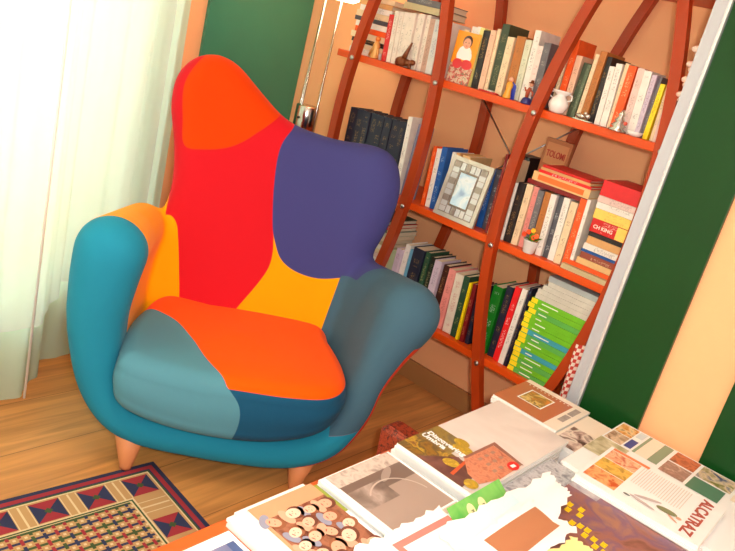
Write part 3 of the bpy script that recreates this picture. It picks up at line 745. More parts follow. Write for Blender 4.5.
# lower shelf, right pile: green magazines with yellow corners, pale ones on top
z = ZC
SP['lime'] = ((112, 190, 32), None, 'lime green'); SP['lime2'] = ((92, 176, 76), None, 'green'); SP['cyan'] = ((60, 160, 176), None, 'teal blue')
SP['palegrey'] = ((204, 198, 184), None, 'pale grey'); SP['bluegrey'] = ((170, 178, 176), None, 'blue-grey')
YT = mat('yellow_tab', (250, 222, 30), .5)
seqc = ['lime2', 'lime', 'lime2', 'lime', 'cyan', 'lime', 'lime', 'lime2', 'cyan', 'lime', 'lime', 'lime', 'lime2', 'lime', 'lime']
for i, c in enumerate(seqc):
    th = .0195
    x0 = -1.072+rnd.uniform(-.004, .004)
    xr = -.845-(.05*max(0, 1-i/8))
    o = flat(x0, xr, z, th-.0006, c, f'{SP[c][2]} magazine with yellow corner, {ORD[i]} from bottom of the green pile', 'magazine', 'green magazines on the lower shelf', 2.392+rnd.uniform(0, .006), .24, 'magazine', 0, True)
    bm = bmesh.new(); w2 = (xr-x0)/2; box(bm, -w2-.0006, -w2+.022+.008*rnd.random(), -.0008, .02, .001, th-.0016); obj('yellow_corner', bm, YT, o)
    bm = bmesh.new(); q = -w2+.04+.012*rnd.random(); box(bm, q, q+rnd.uniform(.02, .07), -.0007, .0, th*.38, th*.56); obj('spine_marking', bm, PAGEW, o)
    z += th
for i, (c, th, x0) in enumerate([('palegrey', .02, -1.062), ('palegrey', .018, -1.06), ('palegrey', .02, -1.045), ('palegrey', .018, -1.03), ('bluegrey', .02, -1.035)]):
    flat(x0, -.845, z, th-.0006, c, f'{SP[c][2]} magazine lying on the green pile, {ORD[i]} of the pale ones from below', 'magazine', 'pale magazines on the green pile', 2.40, .24, 'magazine', 0, True); z += th

# ------------------------------------------------------------------ ornaments
def M(n, c, r=.4, me=0.): return mat(n, c, r, me)
SK = M('skin_tone', (226, 160, 128)); BR = M('bronze_brown', (120, 62, 28), .35, .3); GOLD = M('pale_gold', (214, 150, 80), .35, .3)
# orange bird-like ornament
t = thing('figurine', 'small amber figurine on upper shelf before the flat pile', 'figurine', (-2.06, 2.388, ZA+.0003), 0, None)
bm = bmesh.new(); lathe(bm, [(.018,0),(.020,.004),(.012,.03),(.016,.05),(.010,.065),(.004,.07)], (0,0,0), 16)
tube(bm, [(-.005,0,.05),(-.02,0,.03),(-.03,0,.006)], [.005,.006,.004], 8); tube(bm, [(.005,0,.05),(.014,0,.03),(.016,0,.004)], [.005,.006,.004], 8)
obj('body', bm, GOLD, t, True)
bm = bmesh.new(); ball(bm, (0,0,.077), .011); obj('head', bm, M('amber_head', (226, 120, 40)), t, True)
# bronze animal with raised tail
t = thing('figurine', 'brown animal figurine with upright tail before the white volumes', 'figurine', (-1.90, 2.385, ZA+.0003))
bm = bmesh.new(); ball(bm, (-.01,0,.020), .022, 0, 16, (1.5,.7,.85)); ball(bm, (.042,0,.026), .012, 0, 12, (1.2,.8,.9))
tube(bm, [(.012,0,.02),(.028,0,.022),(.04,0,.026)], [.015,.011,.009], 12); obj('body', bm, BR, t, True)
bm = bmesh.new(); tube(bm, [(-.005,0,.03),(.002,0,.055),(.010,0,.078),(.018,0,.098)], [.012,.009,.006,.003], 10); obj('tail', bm, BR, t, True)
for lx in (-.035, .03):
    bm = bmesh.new(); tube(bm, [(lx,0,.015),(lx+.004,0,0)], [.008,.006], 8); obj('leg', bm, BR, t, True)
# baby photo card
t = thing('photo_card', 'photograph of a baby in white top and red trousers on orange, upper shelf', 'photograph', (-1.632, 2.386, ZA+.0003), 0)
bm = bmesh.new(); box(bm, -.052, .052, 0, .0015, 0, .186); c1 = obj('card', bm, M('photo_orange', (240, 150, 24), .35), t)
bm = bmesh.new(); poly(bm, [(-.052,-.0004,0),(.052,-.0004,0),(.052,-.0004,.062),(-.052,-.0004,.07)]); obj('photo_foreground', bm, picmat('photo_meadow', [(150,130,110),(210,190,160),(190,60,60),(110,120,90)], 70), t)
def disc(bm, cx, cz, rx, rz, y, mi=0, n=20): poly(bm, [(cx+rx*math.cos(2*PI*k/n), y, cz+rz*math.sin(2*PI*k/n)) for k in range(n)], mi)
bm = bmesh.new()
disc(bm, 0, .112, .030, .026, -.0008, 0); disc(bm, -.022, .1, .011, .018, -.0009, 0); disc(bm, .024, .1, .011, .018, -.0009, 0)
disc(bm, -.020, .070, .022, .018, -.0011, 1); disc(bm, .022, .072, .024, .018, -.0011, 1)
disc(bm, .002, .152, .021, .023, -.0012, 2); disc(bm, .001, .146, .017, .019, -.0014, 3)
disc(bm, -.006, .149, .0022, .0018, -.0016, 2); disc(bm, .008, .149, .0022, .0018, -.0016, 2); disc(bm, .001, .137, .004, .0014, -.0016, 1)
obj('baby_picture', bm, [M('baby_white', (236,230,224)), M('baby_red', (214,50,56)), M('baby_hair', (70,40,34)), SK], t, 'keep')
# little caped figure, flat red trinket, small figure on blue base
t = thing('figurine', 'small figurine with blue cape and yellow front on the upper shelf edge', 'figurine', (-1.405, 2.382, ZA+.0003))
bm = bmesh.new(); lathe(bm, [(.014,0),(.015,.004),(.010,.03),(.013,.05),(.006,.058)], (0,0,0), 14); obj('body', bm, M('figure_yellow', (226,160,50)), t, True)
bm = bmesh.new(); poly(bm, [(.006,.004,.06),(.022,.008,.05),(.026,.012,.0),(.004,.014,.0)]); poly(bm, [(.006,.004,.06),(.004,.014,0),(.002,.016,.0),(.003,.006,.058)]); obj('cape', bm, M('cape_blue', (40,60,170)), t)
bm = bmesh.new(); ball(bm, (0,0,.066), .009); obj('head', bm, SK, t, True)
bm = bmesh.new(); box(bm, -.045, .03, -.012, .012, 0, .006, 0, .002); box(bm, -.01, .012, -.008, .008, .006, .011, 1, .001); o = obj('trinket', bm, [M('trinket_red', (190,30,30)), M('trinket_silver', (200,190,180), .3, .6)], None, False, (-1.475, 2.382, ZA+.0003)); tag(o, 'flat red trinket lying beside the caped figurine', 'trinket')
t = thing('figurine', 'tiny brown figure on a dark blue round base near middle post', 'figurine', (-1.322, 2.381, ZA+.0003))
bm = bmesh.new(); lathe(bm, [(.019,0),(.020,.004),(.016,.018),(.010,.022)], (0,0,0), 16); obj('base', bm, M('base_blue', (40,40,110)), t, True)
bm = bmesh.new(); tube(bm, [(-.004,0,.02),(-.005,0,.04),(0,0,.056)], [.006,.008,.006], 10); tube(bm, [(0,0,.05),(-.016,0,.044),(-.018,-.004,.054)], .0035, 8); tube(bm, [(0,0,.05),(.015,0,.042),(.017,-.002,.03)], .0035, 8)
obj('body', bm, M('figure_rust', (170,70,36)), t, True)
bm = bmesh.new(); ball(bm, (.001,0,.068), .008); obj('head', bm, SK, t, True)
bm = bmesh.new(); lathe(bm, [(.012,.072),(.011,.074),(.006,.075),(.005,.083)], (.001,0,0), 14); obj('hat', bm, BR, t, True)
# round white pot with lid
t = thing('ceramic_pot', 'round white ceramic pot with flared top, upper shelf right bay', 'pot', (-1.203, 2.386, ZA+.0003))
bm = bmesh.new(); lathe(bm, [(.016,0),(.026,.006),(.033,.022),(.034,.032),(.028,.047),(.018,.056),(.016,.060),(.030,.070),(.034,.076)], (0,0,0), 28); obj('pot', bm, WHITE_GLOSS, t, True)
for sx in (-1, 1):
    bm = bmesh.new(); tube(bm, [(sx*.026,0,.045),(sx*.042,0,.052),(sx*.04,0,.066),(sx*.03,0,.068)], .0028, 8); obj('handle', bm, WHITE_GLOSS, t, True)
SIL_ = M('silver_metal', (205, 200, 190), .22, .9)
t = thing('silver_ornament', 'low silver reclining ornament in front of the brown book', 'ornament', (-1.10, 2.384, ZA+.0003))
bm = bmesh.new(); box(bm, -.032, .032, -.01, .01, 0, .005, 0, .001); ball(bm, (-.012,0,.014), .011, 0, 10, (1.6,.8,.8)); ball(bm, (.014,0,.018), .009); ball(bm, (.004,0,.026), .006); tube(bm, [(-.02,0,.012),(-.032,0,.02)], [.004,.002], 8); obj('body', bm, SIL_, t, True)
t = thing('silver_ornament', 'silver tree-shaped ornament with red bead before the white books', 'ornament', (-.975, 2.384, ZA+.0003))
bm = bmesh.new(); lathe(bm, [(.030,0),(.031,.005),(.014,.012),(.026,.018),(.012,.03),(.019,.034),(.008,.048),(.012,.052),(.003,.070)], (0,0,0), 10); obj('body', bm, SIL_, t)
bm = bmesh.new(); ball(bm, (.022,-.004,.03), .0065); obj('bead', bm, M('bead_red', (220,90,70)), t, True)
t = thing('shell_dish', 'small pale dish right of the silver tree ornament', 'dish', (-.915, 2.384, ZA+.0003))
bm = bmesh.new(); lathe(bm, [(.014,0),(.022,.006),(.026,.016),(.023,.016),(.012,.007),(.0001,.006)], (0,0,0), 20); obj('bowl', bm, WHITE_GLOSS, t, True)
# potted plant
t = thing('potted_plant', 'tiny plant with orange flowers in a white pot on the middle shelf', 'potted plant', (-1.135, 2.381, ZB+.0003))
bm = bmesh.new(); lathe(bm, [(.018,0),(.020,.002),(.0275,.045),(.029,.047),(.026,.047),(.024,.04),(.0001,.04)], (0,0,0), 22); obj('pot', bm, WHITE_GLOSS, t, True)
bm = bmesh.new()
for k in range(38):
    a = rnd.uniform(0, 2*PI); r = rnd.uniform(.01, .038); zz = rnd.uniform(.055, .085)-r*.3
    d = Vector((math.cos(a), math.sin(a), 0)); s_ = Vector((-d.y, d.x, 0))*.005; b0 = Vector((0,0,.043))+d*.008; tp = d*r+Vector((0,0,zz))
    md = (b0+tp)/2+Vector((0,0,.006)); poly(bm, [b0, md-s_, tp, md+s_])
obj('leaves', bm, M('leaf_green', (110,160,30), .6), t, 'keep')
for fx, fz, c in ((-.012,.075,(240,80,20)),(.022,.07,(240,110,50)),(.004,.085,(250,190,40)),(-.026,.062,(230,70,20)),(.012,.062,(240,90,30))):
    bm = bmesh.new()
    for k in range(6): ball(bm, (fx+.005*math.cos(k*PI/3), -.018, fz+.005*math.sin(k*PI/3)), .0048, 0, 6)
    obj('flower', bm, mat('flower_%d' % c[1], c, .6), t, True)
# photo frame leaning on books
t = thing('framed_photo', 'silver mosaic photo frame leaning on the middle shelf books', 'photo frame', (-1.468, 2.372, ZB+.001), 0)
t.rotation_euler = (math.radians(-8), 0, 0)
fw, fh = .094, .236
bm = bmesh.new()
def ring(x0, z0, x1, z1, X0, Z0, X1, Z1, y0, y1, mi):
    for a in ((x0, X0, z0, z1), (X1, x1, z0, z1), (X0, X1, z0, Z0), (X0, X1, Z1, z1)): box(bm, a[0], a[1], y0, y1, a[2], a[3], mi)
ring(-fw, 0, fw, fh, -fw+.016, .016, fw-.016, fh-.016, -.006, .006, 0)
ring(-fw+.016, .016, fw-.016, fh-.016, -.044, .05, .044, fh-.05, -.003, .005, 1)
ring(-.044, .05, .044, fh-.05, -.039, .055, .039, fh-.055, -.006, .004, 1)
obj('frame', bm, [M('frame_silver', (206,196,184), .3, .4), M('frame_dark', (140,124,112), .35, .3)], t)
bm = bmesh.new()
for side in (-1, 1):
    for k in range(9):
        zc = .03+k*.022; box(bm, side*.061-.0145, side*.061+.0145, -.007, -.002, zc-.0098, zc+.0098, 1 if k % 3 == 2 else 0)
for zc in (.033, fh-.033):
    for k in range(4):
        xc = -.033+k*.022; box(bm, xc-.0098, xc+.0098, -.007, -.002, zc-.014, zc+.014, 1 if k % 3 == 1 else 0)
obj('mosaic_tile', bm, [M('tile_pearl', (208,204,204), .15, .3), M('tile_grey', (160,146,136), .2, .3)], t)
bm = bmesh.new(); box(bm, -.039, .039, -.001, .002, .055, fh-.055); obj('picture', bm, picmat('pale_blue_picture', [(150,180,210),(190,220,236),(226,236,240),(176,200,200)], 14), t)
bm = bmesh.new(); box(bm, -.02, .02, .006, .009, .0, .19); obj('easel_back', bm, M('frame_dark', (90,76,66)), t)
# things hanging in the gap right of the bookcase
t = thing('shell_garland', 'pinkish shell garland hanging at the right end of the bookcase', 'garland', (-.776, 2.297, 0))
bm = bmesh.new(); tube(bm, [(0,0,1.85),(0,0,1.4)], .002, 6); obj('string', bm, M('string_beige', (200,170,130)), t)
for k in range(13):
    bm = bmesh.new(); ball(bm, (.012*math.sin(k*2.1), .006*math.cos(k*1.7), 1.69-.0145*k), .015, 0, 10, (1.3,1,.7)); obj('shell', bm, M('shell_pink', (240,206,190), .4), t, True)
t = thing('checked_cloth', 'red and white checked cloth hanging low beside the bookcase', 'cloth', (-.786, 2.30, 0))
bm = bmesh.new(); NX, NZ2 = 8, 34
for i in range(NX):
    for j in range(NZ2):
        f = lambda i, j: (-.035+.07*i/NX, .012*math.sin(i*1.3+j*.12), .25+.013*j)
        poly(bm, [f(i,j), f(i+1,j), f(i+1,j+1), f(i,j+1)], (i+j) % 2)
bmesh.ops.remove_doubles(bm, verts=bm.verts, dist=1e-5)
o = obj('cloth', bm, [M('check_red', (200,60,50), .9), M('check_cream', (236,216,200), .9)], t, 'keep')
bm = bmesh.new(); tube(bm, [(0,0,.692),(0,.0,1.2)], .002, 6); obj('hanging_loop', bm, M('string_beige', (200,170,130)), t)

# ------------------------------------------------------------------ floor lamp
t = thing('floor_lamp', 'steel floor lamp with three rods and glowing glass shade in the corner', 'floor lamp', (-2.43, 2.45, 0))
CH = mat('polished_steel', (200, 192, 184), .18, 1.)
bm = bmesh.new(); lathe(bm, [(.15,0),(.15,.012),(.03,.02),(.02,.03)], (0,0,0), 32); obj('base', bm, CH, t, True)
for (x0, y0), (x1, y1) in (((-.052, 0), (-.030, .0)), ((.0, -.04), (-.018, -.012)), ((.052, .01), (.062, .004))):
    bm = bmesh.new(); tube(bm, [(x0*.8, y0*.8, .02), (x0, y0, 1.0), (x1, y1, 1.56)], .0052, 10); obj('rod', bm, CH, t, True)
bm = bmesh.new(); lathe(bm, [(.0001,.968),(.05,.968),(.053,.972),(.053,1.085),(.05,1.09),(.0001,1.09)], (.004,0,0), 28); obj('collar', bm, CH, t, True)
bm = bmesh.new(); ball(bm, (.012,-.056,1.035), .006); obj('screw', bm, M('screw_dark', (60,50,45), .4, .6), t, True)
bm = bmesh.new(); lathe(bm, [(.02,1.56),(.07,1.562),(.10,1.58),(.118,1.63),(.12,1.70),(.11,1.70),(.105,1.63),(.02,1.57)], (.04,0,0), 32)
sh = mat('glowing_opal_glass', (255, 236, 205), .3, emit=5.5); obj('lamp_shade', bm, sh, t, True)

# ------------------------------------------------------------------ table and what lies on it
ZT = .48
TW = mat('orange_stained_table_wood', (206, 92, 34), .3, var=.15, vscale=5, coat=.3, stretch=(1, .2, 1))
t = thing('coffee_table', 'low orange-brown wooden table covered with magazines', 'table', (-.30, 1.2, 0))
bm = bmesh.new(); box(bm, -.605, .62, -.85, 1.02, ZT-.032, ZT, 0, .004); obj('tabletop', bm, TW, t)
for sx in (-.54, .56):
    for sy in (-.79, .92):
        bm = bmesh.new(); box(bm, sx-.03, sx+.03, sy-.03, sy+.03, 0, ZT-.032, 0, .003); obj('leg', bm, TW, t)
def mag(name, label, cat, x, y, w_, l_, z0, th, rz=0, cover=None, pics=(), group='magazines on the table', curl=0., page=PAGEW):
    """stack of paper w_ (x) by l_ (y) with its corner at (x, y); pics = (u0,v0,u1,v1,material) printed areas"""
    mats = [page]; 
    bm = bmesh.new(); n = 10; nl = max(1, min(6, int(th/.006)))
    o_parts = []
    zb = z0
    for s in range(nl):
        jx, jy = (rnd.uniform(-.004, .004), rnd.uniform(-.004, .004)) if s < nl-1 else (0, 0)
        t0 = th*s/nl; t1 = th*(s+1)/nl-.0006
        box(bm, jx, w_+jx, jy, l_+jy, t0, t1, 0, 0)
    o = obj(name, bm, mats, None, False, (x, y, z0+.0004), rz)
    bm = bmesh.new(); cm_ = [cover or page]
    poly(bm, [(0,0,th),(w_,0,th),(w_,l_,th),(0,l_,th)], 0)
    lev = 1
    for (u0, v0, u1, v1, m) in pics:
        if m not in cm_: cm_.append(m)
        zz = th+.00012*lev; lev += 1
        poly(bm, [(u0*w_, v0*l_, zz), (u1*w_, v0*l_, zz), (u1*w_, v1*l_, zz), (u0*w_, v1*l_, zz)], cm_.index(m))
    obj('cover', bm, cm_, o, 'keep')
    tag(o, label, cat, group); return o
def pc(n, cols, s=40, kind='noise', st=None): return picmat('print_'+n, cols, s, kind, .35, st)
WH = mat('cover_white', (242, 242, 242), .4); PK = mat('cover_cream', (240, 224, 206), .35)
# 1 blue booklet on bare table
o = mag('magazine', 'blue booklet with white border lying on the bare table edge', 'magazine', -.866, .705, .28, .208, ZT, .006, 0, WH, [(.0, .0, 1, .90, pc('bluegrey', [(96,104,146),(126,132,166),(90,96,136)], 12)), (.0,.86,1.,.95,pc('blue', [(60,80,130),(80,100,150)], 12)), (0,0,.10,1,WH)])
text('cover_title', 'AM', .05, (.12, .12, .0078), (0,0,0), WH, o)
# 2 pile with crowd of faces
zt = ZT
mag('magazine', 'white magazine lowest under the cover with many faces', 'magazine', -.885, .919, .28, .198, zt, .022); zt += .0228
mag('magazine', 'white magazine just under the cover with many faces', 'magazine', -.872, .924, .28, .195, zt, .02); zt += .0208
mag('magazine', 'yellow-green edged magazine poking out beside the faces cover', 'magazine', -.845, .936, .25, .196, zt, .010, 0, WH, ((0,.93,.4,1,mat('cover_olive', (150,160,60), .4)),)); zt += .0108
o = mag('magazine', 'magazine whose cover shows a crowd of smiling faces', 'magazine', -.847, .932, .27, .180, zt, .008, 0, mat('cover_tan', (206,158,120), .35), [(.16, .05, 1, 1, pc('crowd', [(90,44,30),(170,110,84),(120,60,44)], 26))])
FSK = [mat('face_a', (240,186,158), .4), mat('face_b', (232,168,140), .4), mat('face_c', (246,204,180), .4)]; HR = [mat('hair_a', (110,60,44), .5), mat('hair_b', (150,90,60), .5)]; GY = mat('shirt_grey', (150,150,170), .5)
bm = bmesh.new()
def hdisc(bm, cx, cy, rx, ry, z, mi, a0=0, n=18): poly(bm, [(cx+rx*math.cos(2*PI*k/n)*math.cos(a0)-ry*math.sin(2*PI*k/n)*math.sin(a0), cy+rx*math.cos(2*PI*k/n)*math.sin(a0)+ry*math.sin(2*PI*k/n)*math.cos(a0), z) for k in range(n)], mi)
i = 0
for ca in range(6):
    for cb in range(4):
        a = .062+ca*.037+rnd.uniform(-.008, .008); b = .030+cb*.042+(ca % 2)*.018+rnd.uniform(-.008, .008)
        if b > .163 or a > .252: continue
        z0 = .0086+.0001*i; i += 1; tl = rnd.uniform(-.9, .9); sc_ = rnd.uniform(.85, 1.15)
        ct, st = math.cos(tl), math.sin(tl); q = lambda dx, dy: (a+dx*ct-dy*st, b+dx*st+dy*ct)
        hdisc(bm, *q(0, -.020*sc_), .022*sc_, .012*sc_, z0, 5 if i % 2 else 1, tl)
        hdisc(bm, *q(.001, .005), .0175*sc_, .0205*sc_, z0+.0001, 3+i % 2, tl); hdisc(bm, *q(0, -.001), .0135*sc_, .0175*sc_, z0+.00016, i % 3, tl)
        for e in (-.0048, .0048): hdisc(bm, *q(e, .0015), .0018, .0010, z0+.0002, 3, tl, 8)
        hdisc(bm, *q(0, -.0095), .0048, .0015, z0+.0002, 6, tl, 8); hdisc(bm, *q(0, -.003), .0014, .0026, z0+.0002, 1, tl, 8)
obj('crowd_picture', bm, FSK+HR+[GY, mat('mouth_tone', (180,80,70), .5)], o, 'keep')
# 3 monochrome photo magazine
zt = ZT
mag('magazine', 'white magazine lowest under the grey photo one', 'magazine', -.862, 1.146, .26, .215, zt, .03); zt += .0308
mag('magazine', 'thick white magazine under the grey photo one', 'magazine', -.850, 1.142, .26, .215, zt, .028); zt += .0288
GP = pc('monochrome', [(104,88,80),(140,122,112),(180,160,150),(156,138,128)], 11)
o = mag('magazine', 'magazine with a brownish grey photograph on its cover', 'magazine', -.836, 1.136, .262, .232, zt, .012, 0, WH, [(.0,.04,.17,.97,pc('strip', [(160,140,130),(214,196,184),(190,174,164)], 40)), (.165, .05, .80, .965, mat('photo_greybrown', (168,146,134), .35)), (.82,.05,.88,.97,pc('strip', [(160,140,130),(214,196,184),(190,174,164)], 40)), (.165,.05,.36,.965,mat('photo_darkgrey', (120,100,90), .35)), (.25,.05,.50,.52,GP)])
bm = bmesh.new()
def arc(cx, cy, r0, r1, a0, a1, z, mi, n=20):
    for k in range(n):
        p, q = a0+(a1-a0)*k/n, a0+(a1-a0)*(k+1)/n
        poly(bm, [(cx+r0*math.cos(p), cy+r0*math.sin(p), z), (cx+r1*math.cos(p), cy+r1*math.sin(p), z), (cx+r1*math.cos(q), cy+r1*math.sin(q), z), (cx+r0*math.cos(q), cy+r0*math.sin(q), z)], mi)
arc(.16, .115, .085, .089, PI*.55, PI*1.25, .0144, 0); hdisc(bm, .062, .150, .010, .034, .0143, 1, .5)
obj('photo_shapes', bm, [mat('grey_light', (196,178,166), .35), mat('grey_mid', (160,142,132), .35)], o, 'keep')
# 4-5 tall folders with Umbria on top
zt = ZT
TL = mat('cover_paleteal', (190,222,220), .4)
mag('brochure', 'pale teal brochure at the bottom of the Umbria pile', 'brochure', -.866, 1.408, .26, .44, zt, .03, 0, TL, (), page=TL); zt += .0308
mag('brochure', 'white brochure under the cover with the brick house, above pale teal', 'brochure', -.850, 1.402, .25, .45, zt, .028, 0, WH); zt += .0288
mag('brochure', 'dark-edged brochure directly below the Umbria cover', 'brochure', -.838, 1.398, .235, .46, zt, .018, 0, mat('cover_darkbrown', (90,66,56), .4)); zt += .0188
SKY = pc('sky', [(190,178,172),(224,212,206),(210,198,192)], 3)
o = mag('brochure', 'brochure titled Discovering Umbria with brick house and autumn trees', 'brochure', -.832, 1.39, .236, .485, zt, .014, 0, SKY,
  [(0, 0, .80, .20, pc('autumn', [(96,60,40),(150,110,40),(100,80,50),(190,150,50),(116,70,50)], 22)), (.0, .18, .42, .36, pc('trees', [(110,90,60),(150,124,60),(120,104,70)], 20))])
bm = bmesh.new()
def hp(pts, mi, z): poly(bm, [(a, b, z) for a, b in pts], mi)
hdisc(bm, .105, .14, .028, .022, .01505, 7, .3); hdisc(bm, .085, .165, .022, .018, .01508, 7, .0); hdisc(bm, .125, .06, .022, .018, .01506, 7, .5)
hp([(.128,.112),(.130,.240),(.228,.232),(.232,.115),(.215,.050),(.175,.06)], 0, .0152); hp([(.126,.110),(.128,.258),(.232,.236),(.226,.228),(.136,.240),(.134,.112)], 1, .0155)
for a, b in ((.15,.14),(.15,.17),(.15,.20),(.175,.14),(.175,.17),(.175,.20),(.20,.13),(.20,.16)): hp([(a,b),(a+.009,b),(a+.009,b+.015),(a,b+.015)], 3, .0156)
hdisc(bm, .218, .205, .015, .022, .0160, 2, .2); hp([(.212,.196),(.222,.194),(.224,.212),(.214,.214)], 4, .0162)
hp([(.06,.0),(.20,.0),(.19,.07),(.12,.10)], 5, .0150); hp([(.150,.02),(.160,.02),(.135,.16),(.128,.16)], 6, .0151); hdisc(bm, .205, .03, .018, .02, .0163, 7, .3)
obj('house_picture', bm, [pc('brickwall', [(196,112,82),(212,140,108),(180,100,76)], 60), mat('roof_shade', (150,100,84), .4), mat('sign_red', (220,44,40), .4), mat('window_tone', (170,130,110), .4), WH, pc('path', [(96,60,56),(130,86,76)], 30), mat('wall_rust', (206,90,50), .4), pc('yellowleaf', [(200,160,40),(170,140,50),(220,180,60)], 60)], o, 'keep')
text('cover_title', 'Discovering', .0245, (.008, .112, .0158), (0,0,0), WH, o, ax='LEFT')
text('cover_title', 'Umbria', .0245, (.006, .090, .0158), (0,0,0), WH, o, ax='LEFT')
mag('magazine', 'grey printed magazine edge between the Umbria pile and white sheets', 'magazine', -.592, 1.44, .086, .34, ZT, .070, 0, pc('greyprint', [(150,150,156),(200,200,204),(130,130,140)], 50), ())
# 6 brown magazine
zt = ZT
mag('magazine', 'cream magazine under the brown one near the far table edge', 'magazine', -.872, 1.945, .22, .21, zt, .036, 0, PK, ()); zt += .0368
o = mag('magazine', 'brown magazine with small landscape picture by the far table edge', 'magazine', -.882, 1.938, .222, .232, zt, .034, 0, PK, [(.0, .0, .79, .88, mat('cover_rust', (186,106,66), .4)), (.20,.30,.58,.73, WH), (.22,.32,.56,.71, pc('landscape', [(90,60,30),(230,190,110),(150,110,40),(210,130,50)], 26)), (.84,.30,.93,.55,pc('greyblock', [(140,126,120),(176,160,150)],40)), (.84,.58,.93,.86, pc('greyblock', [(140,126,120),(176,160,150)],40))])
bm = bmesh.new()
for k in range(11): box(bm, .02+.014*k, .025+.014*k, .190, .196, .0352, .0354)
obj('cover_lettering', bm, PK, o)
mag('magazine', 'magazine with a dim photograph between the Umbria cover and the photo-grid brochure', 'magazine', -.655, 1.80+.085, .088, .26, ZT, .068, 0, PK, [(.1,.0,.9,.55,pc('dimphoto', [(90,64,56),(190,160,150),(230,214,200),(120,90,80)], 24))])
# 7 grid brochure
zt = ZT
mag('brochure', 'white brochure under the photo-grid one beside the green wall panel', 'brochure', -.560, 1.80, .42, .40, zt, .05, 0, WH); zt += .0508
TP = lambda n, c: pc(n, c, 34)
A1 = TP('g1', [(100,60,30),(220,150,60),(240,210,160),(90,50,30)]); A2 = TP('g2', [(120,80,50),(230,200,170),(170,140,110)]); A3 = TP('g3', [(150,70,40),(200,110,70),(120,60,40)]); A4 = TP('g4', [(180,140,130),(140,110,100),(206,176,160)]); A5 = TP('g5', [(120,120,50),(220,200,170),(60,80,120)])
SG = mat('sage_green', (130,156,130), .4); TG = mat('deep_sage', (86,130,104), .4); BL = mat('cobalt_blue', (70,80,150), .4)
mag('brochure', 'large brochure with grid of small photos and green blocks', 'brochure', -.566, 1.785, .44, .422, zt, .03, 0, WH,
  [(.01,.80,.13,.985,A1),(.01,.62,.13,.79,A2),(.14,.86,.19,.985,mat('iceblue',(200,216,224),.4)),(.14,.64,.19,.80,BL),(.205,.62,.225,.985,SG),(.225,.62,.31,.985,PK),(.31,.62,.375,.985,SG),(.40,.80,.56,.985,A3),(.40,.58,.56,.78,A4),(.58,.78,.80,.985,A5),(.58,.56,.78,.76,TG),(.82,.7,.98,.985,PK),(.0,.3,.2,.6,TP('g6',[(170,160,120),(220,210,180)]))])
# 8 Alcatraz page over thick block and grid brochure
mag('book', 'thick paper block under the purple-brown cover', 'book', -.496, 1.395, .31, .31, ZT, .062, 0, WH, ())
ZAl = ZT+.0508+.0308+.0018
o = mag('book', 'open white book page titled Alcatraz with text column and food photos', 'book', -.500, 1.712, .315, .247, ZAl, .022, math.radians(1.5), WH,
  [(.03,.10,.30,.38,TP('food1',[(200,80,30),(240,180,120),(220,110,60)])),(.03,.39,.30,.66,TP('food2',[(226,150,50),(240,190,90),(170,130,50)])),(.03,.67,.30,.92,TP('food3',[(214,96,60),(244,200,160),(200,70,40)])),(.03,.93,.36,.99,mat('coral_bar',(230,130,80),.4))])
bm = bmesh.new()
for k in range(20):
    u = .34+.022*k; rag = rnd.uniform(0, .03)
    poly(bm, [(u*.305, (.44+rag)*.245, .0232), (u*.305+.0022, (.44+rag)*.245, .0232), (u*.305+.0022, .93*.245, .0232), (u*.305, .93*.245, .0232)])
obj('text_lines', bm, mat('text_grey', (216,208,202), .5), o, 'keep')
text('cover_title', 'ALCATRAZ', .040, (.262, .124, .0238), (0,0,-PI/2), mat('brick_red_ink', (176,84,70), .5), o, sx=1.08)
bm = bmesh.new()   # small printed figure with raised leg
hdisc(bm, .215,.070,.026,.012,.0236,0,.1); hdisc(bm,.246,.066,.007,.007,.0237,1); hdisc(bm,.165,.075,.035,.0065,.0236,2,.5); hdisc(bm,.160,.045,.035,.006,.0236,2,-.15); hdisc(bm,.122,.040,.009,.004,.0237,3); hdisc(bm,.235,.05,.018,.0035,.0236,1,-.6)
obj('figure_picture', bm, [mat('olive_shirt', (130,136,100), .5), mat('print_skin', (216,166,140), .5), mat('print_trousers', (190,176,176), .5), mat('print_shoe', (90,100,100), .5)], o, 'keep')
# 9 purple-brown cover with yellow lettering
o = mag('magazine', 'purplish brown magazine cover with yellow block lettering', 'magazine', -.498, 1.39, .31, .318, ZT+.0628, .022, 0, pc('purple', [(110,64,54),(150,96,86),(120,84,110),(160,112,92)], 12),
  [(.0,.92,.25,1.,pc('dimgrey',[(150,140,150),(190,180,180)],30)), (.82,.0,1,.5,pc('bluefade',[(130,140,160),(160,160,180)],10))])
YL = mat('lettering_yellow', (240,200,20), .5)
bm = bmesh.new()
for gx, gy in ((.045,.215),(.052,.190),(.072,.222),(.080,.197),(.083,.150),(.100,.158),(.118,.160),(.122,.135),(.142,.142),(.155,.120),(.165,.145),(.176,.118)):
    for k in range(3): box(bm, gx-.006+.003*(k % 2), gx+.007, gy-.007*k, gy-.007*k+.0042, .0225, .0240)
    box(bm, gx-.006, gx-.0035, gy-.014, gy+.006, .0225, .0242)
obj('yellow_lettering', bm, YL, o)
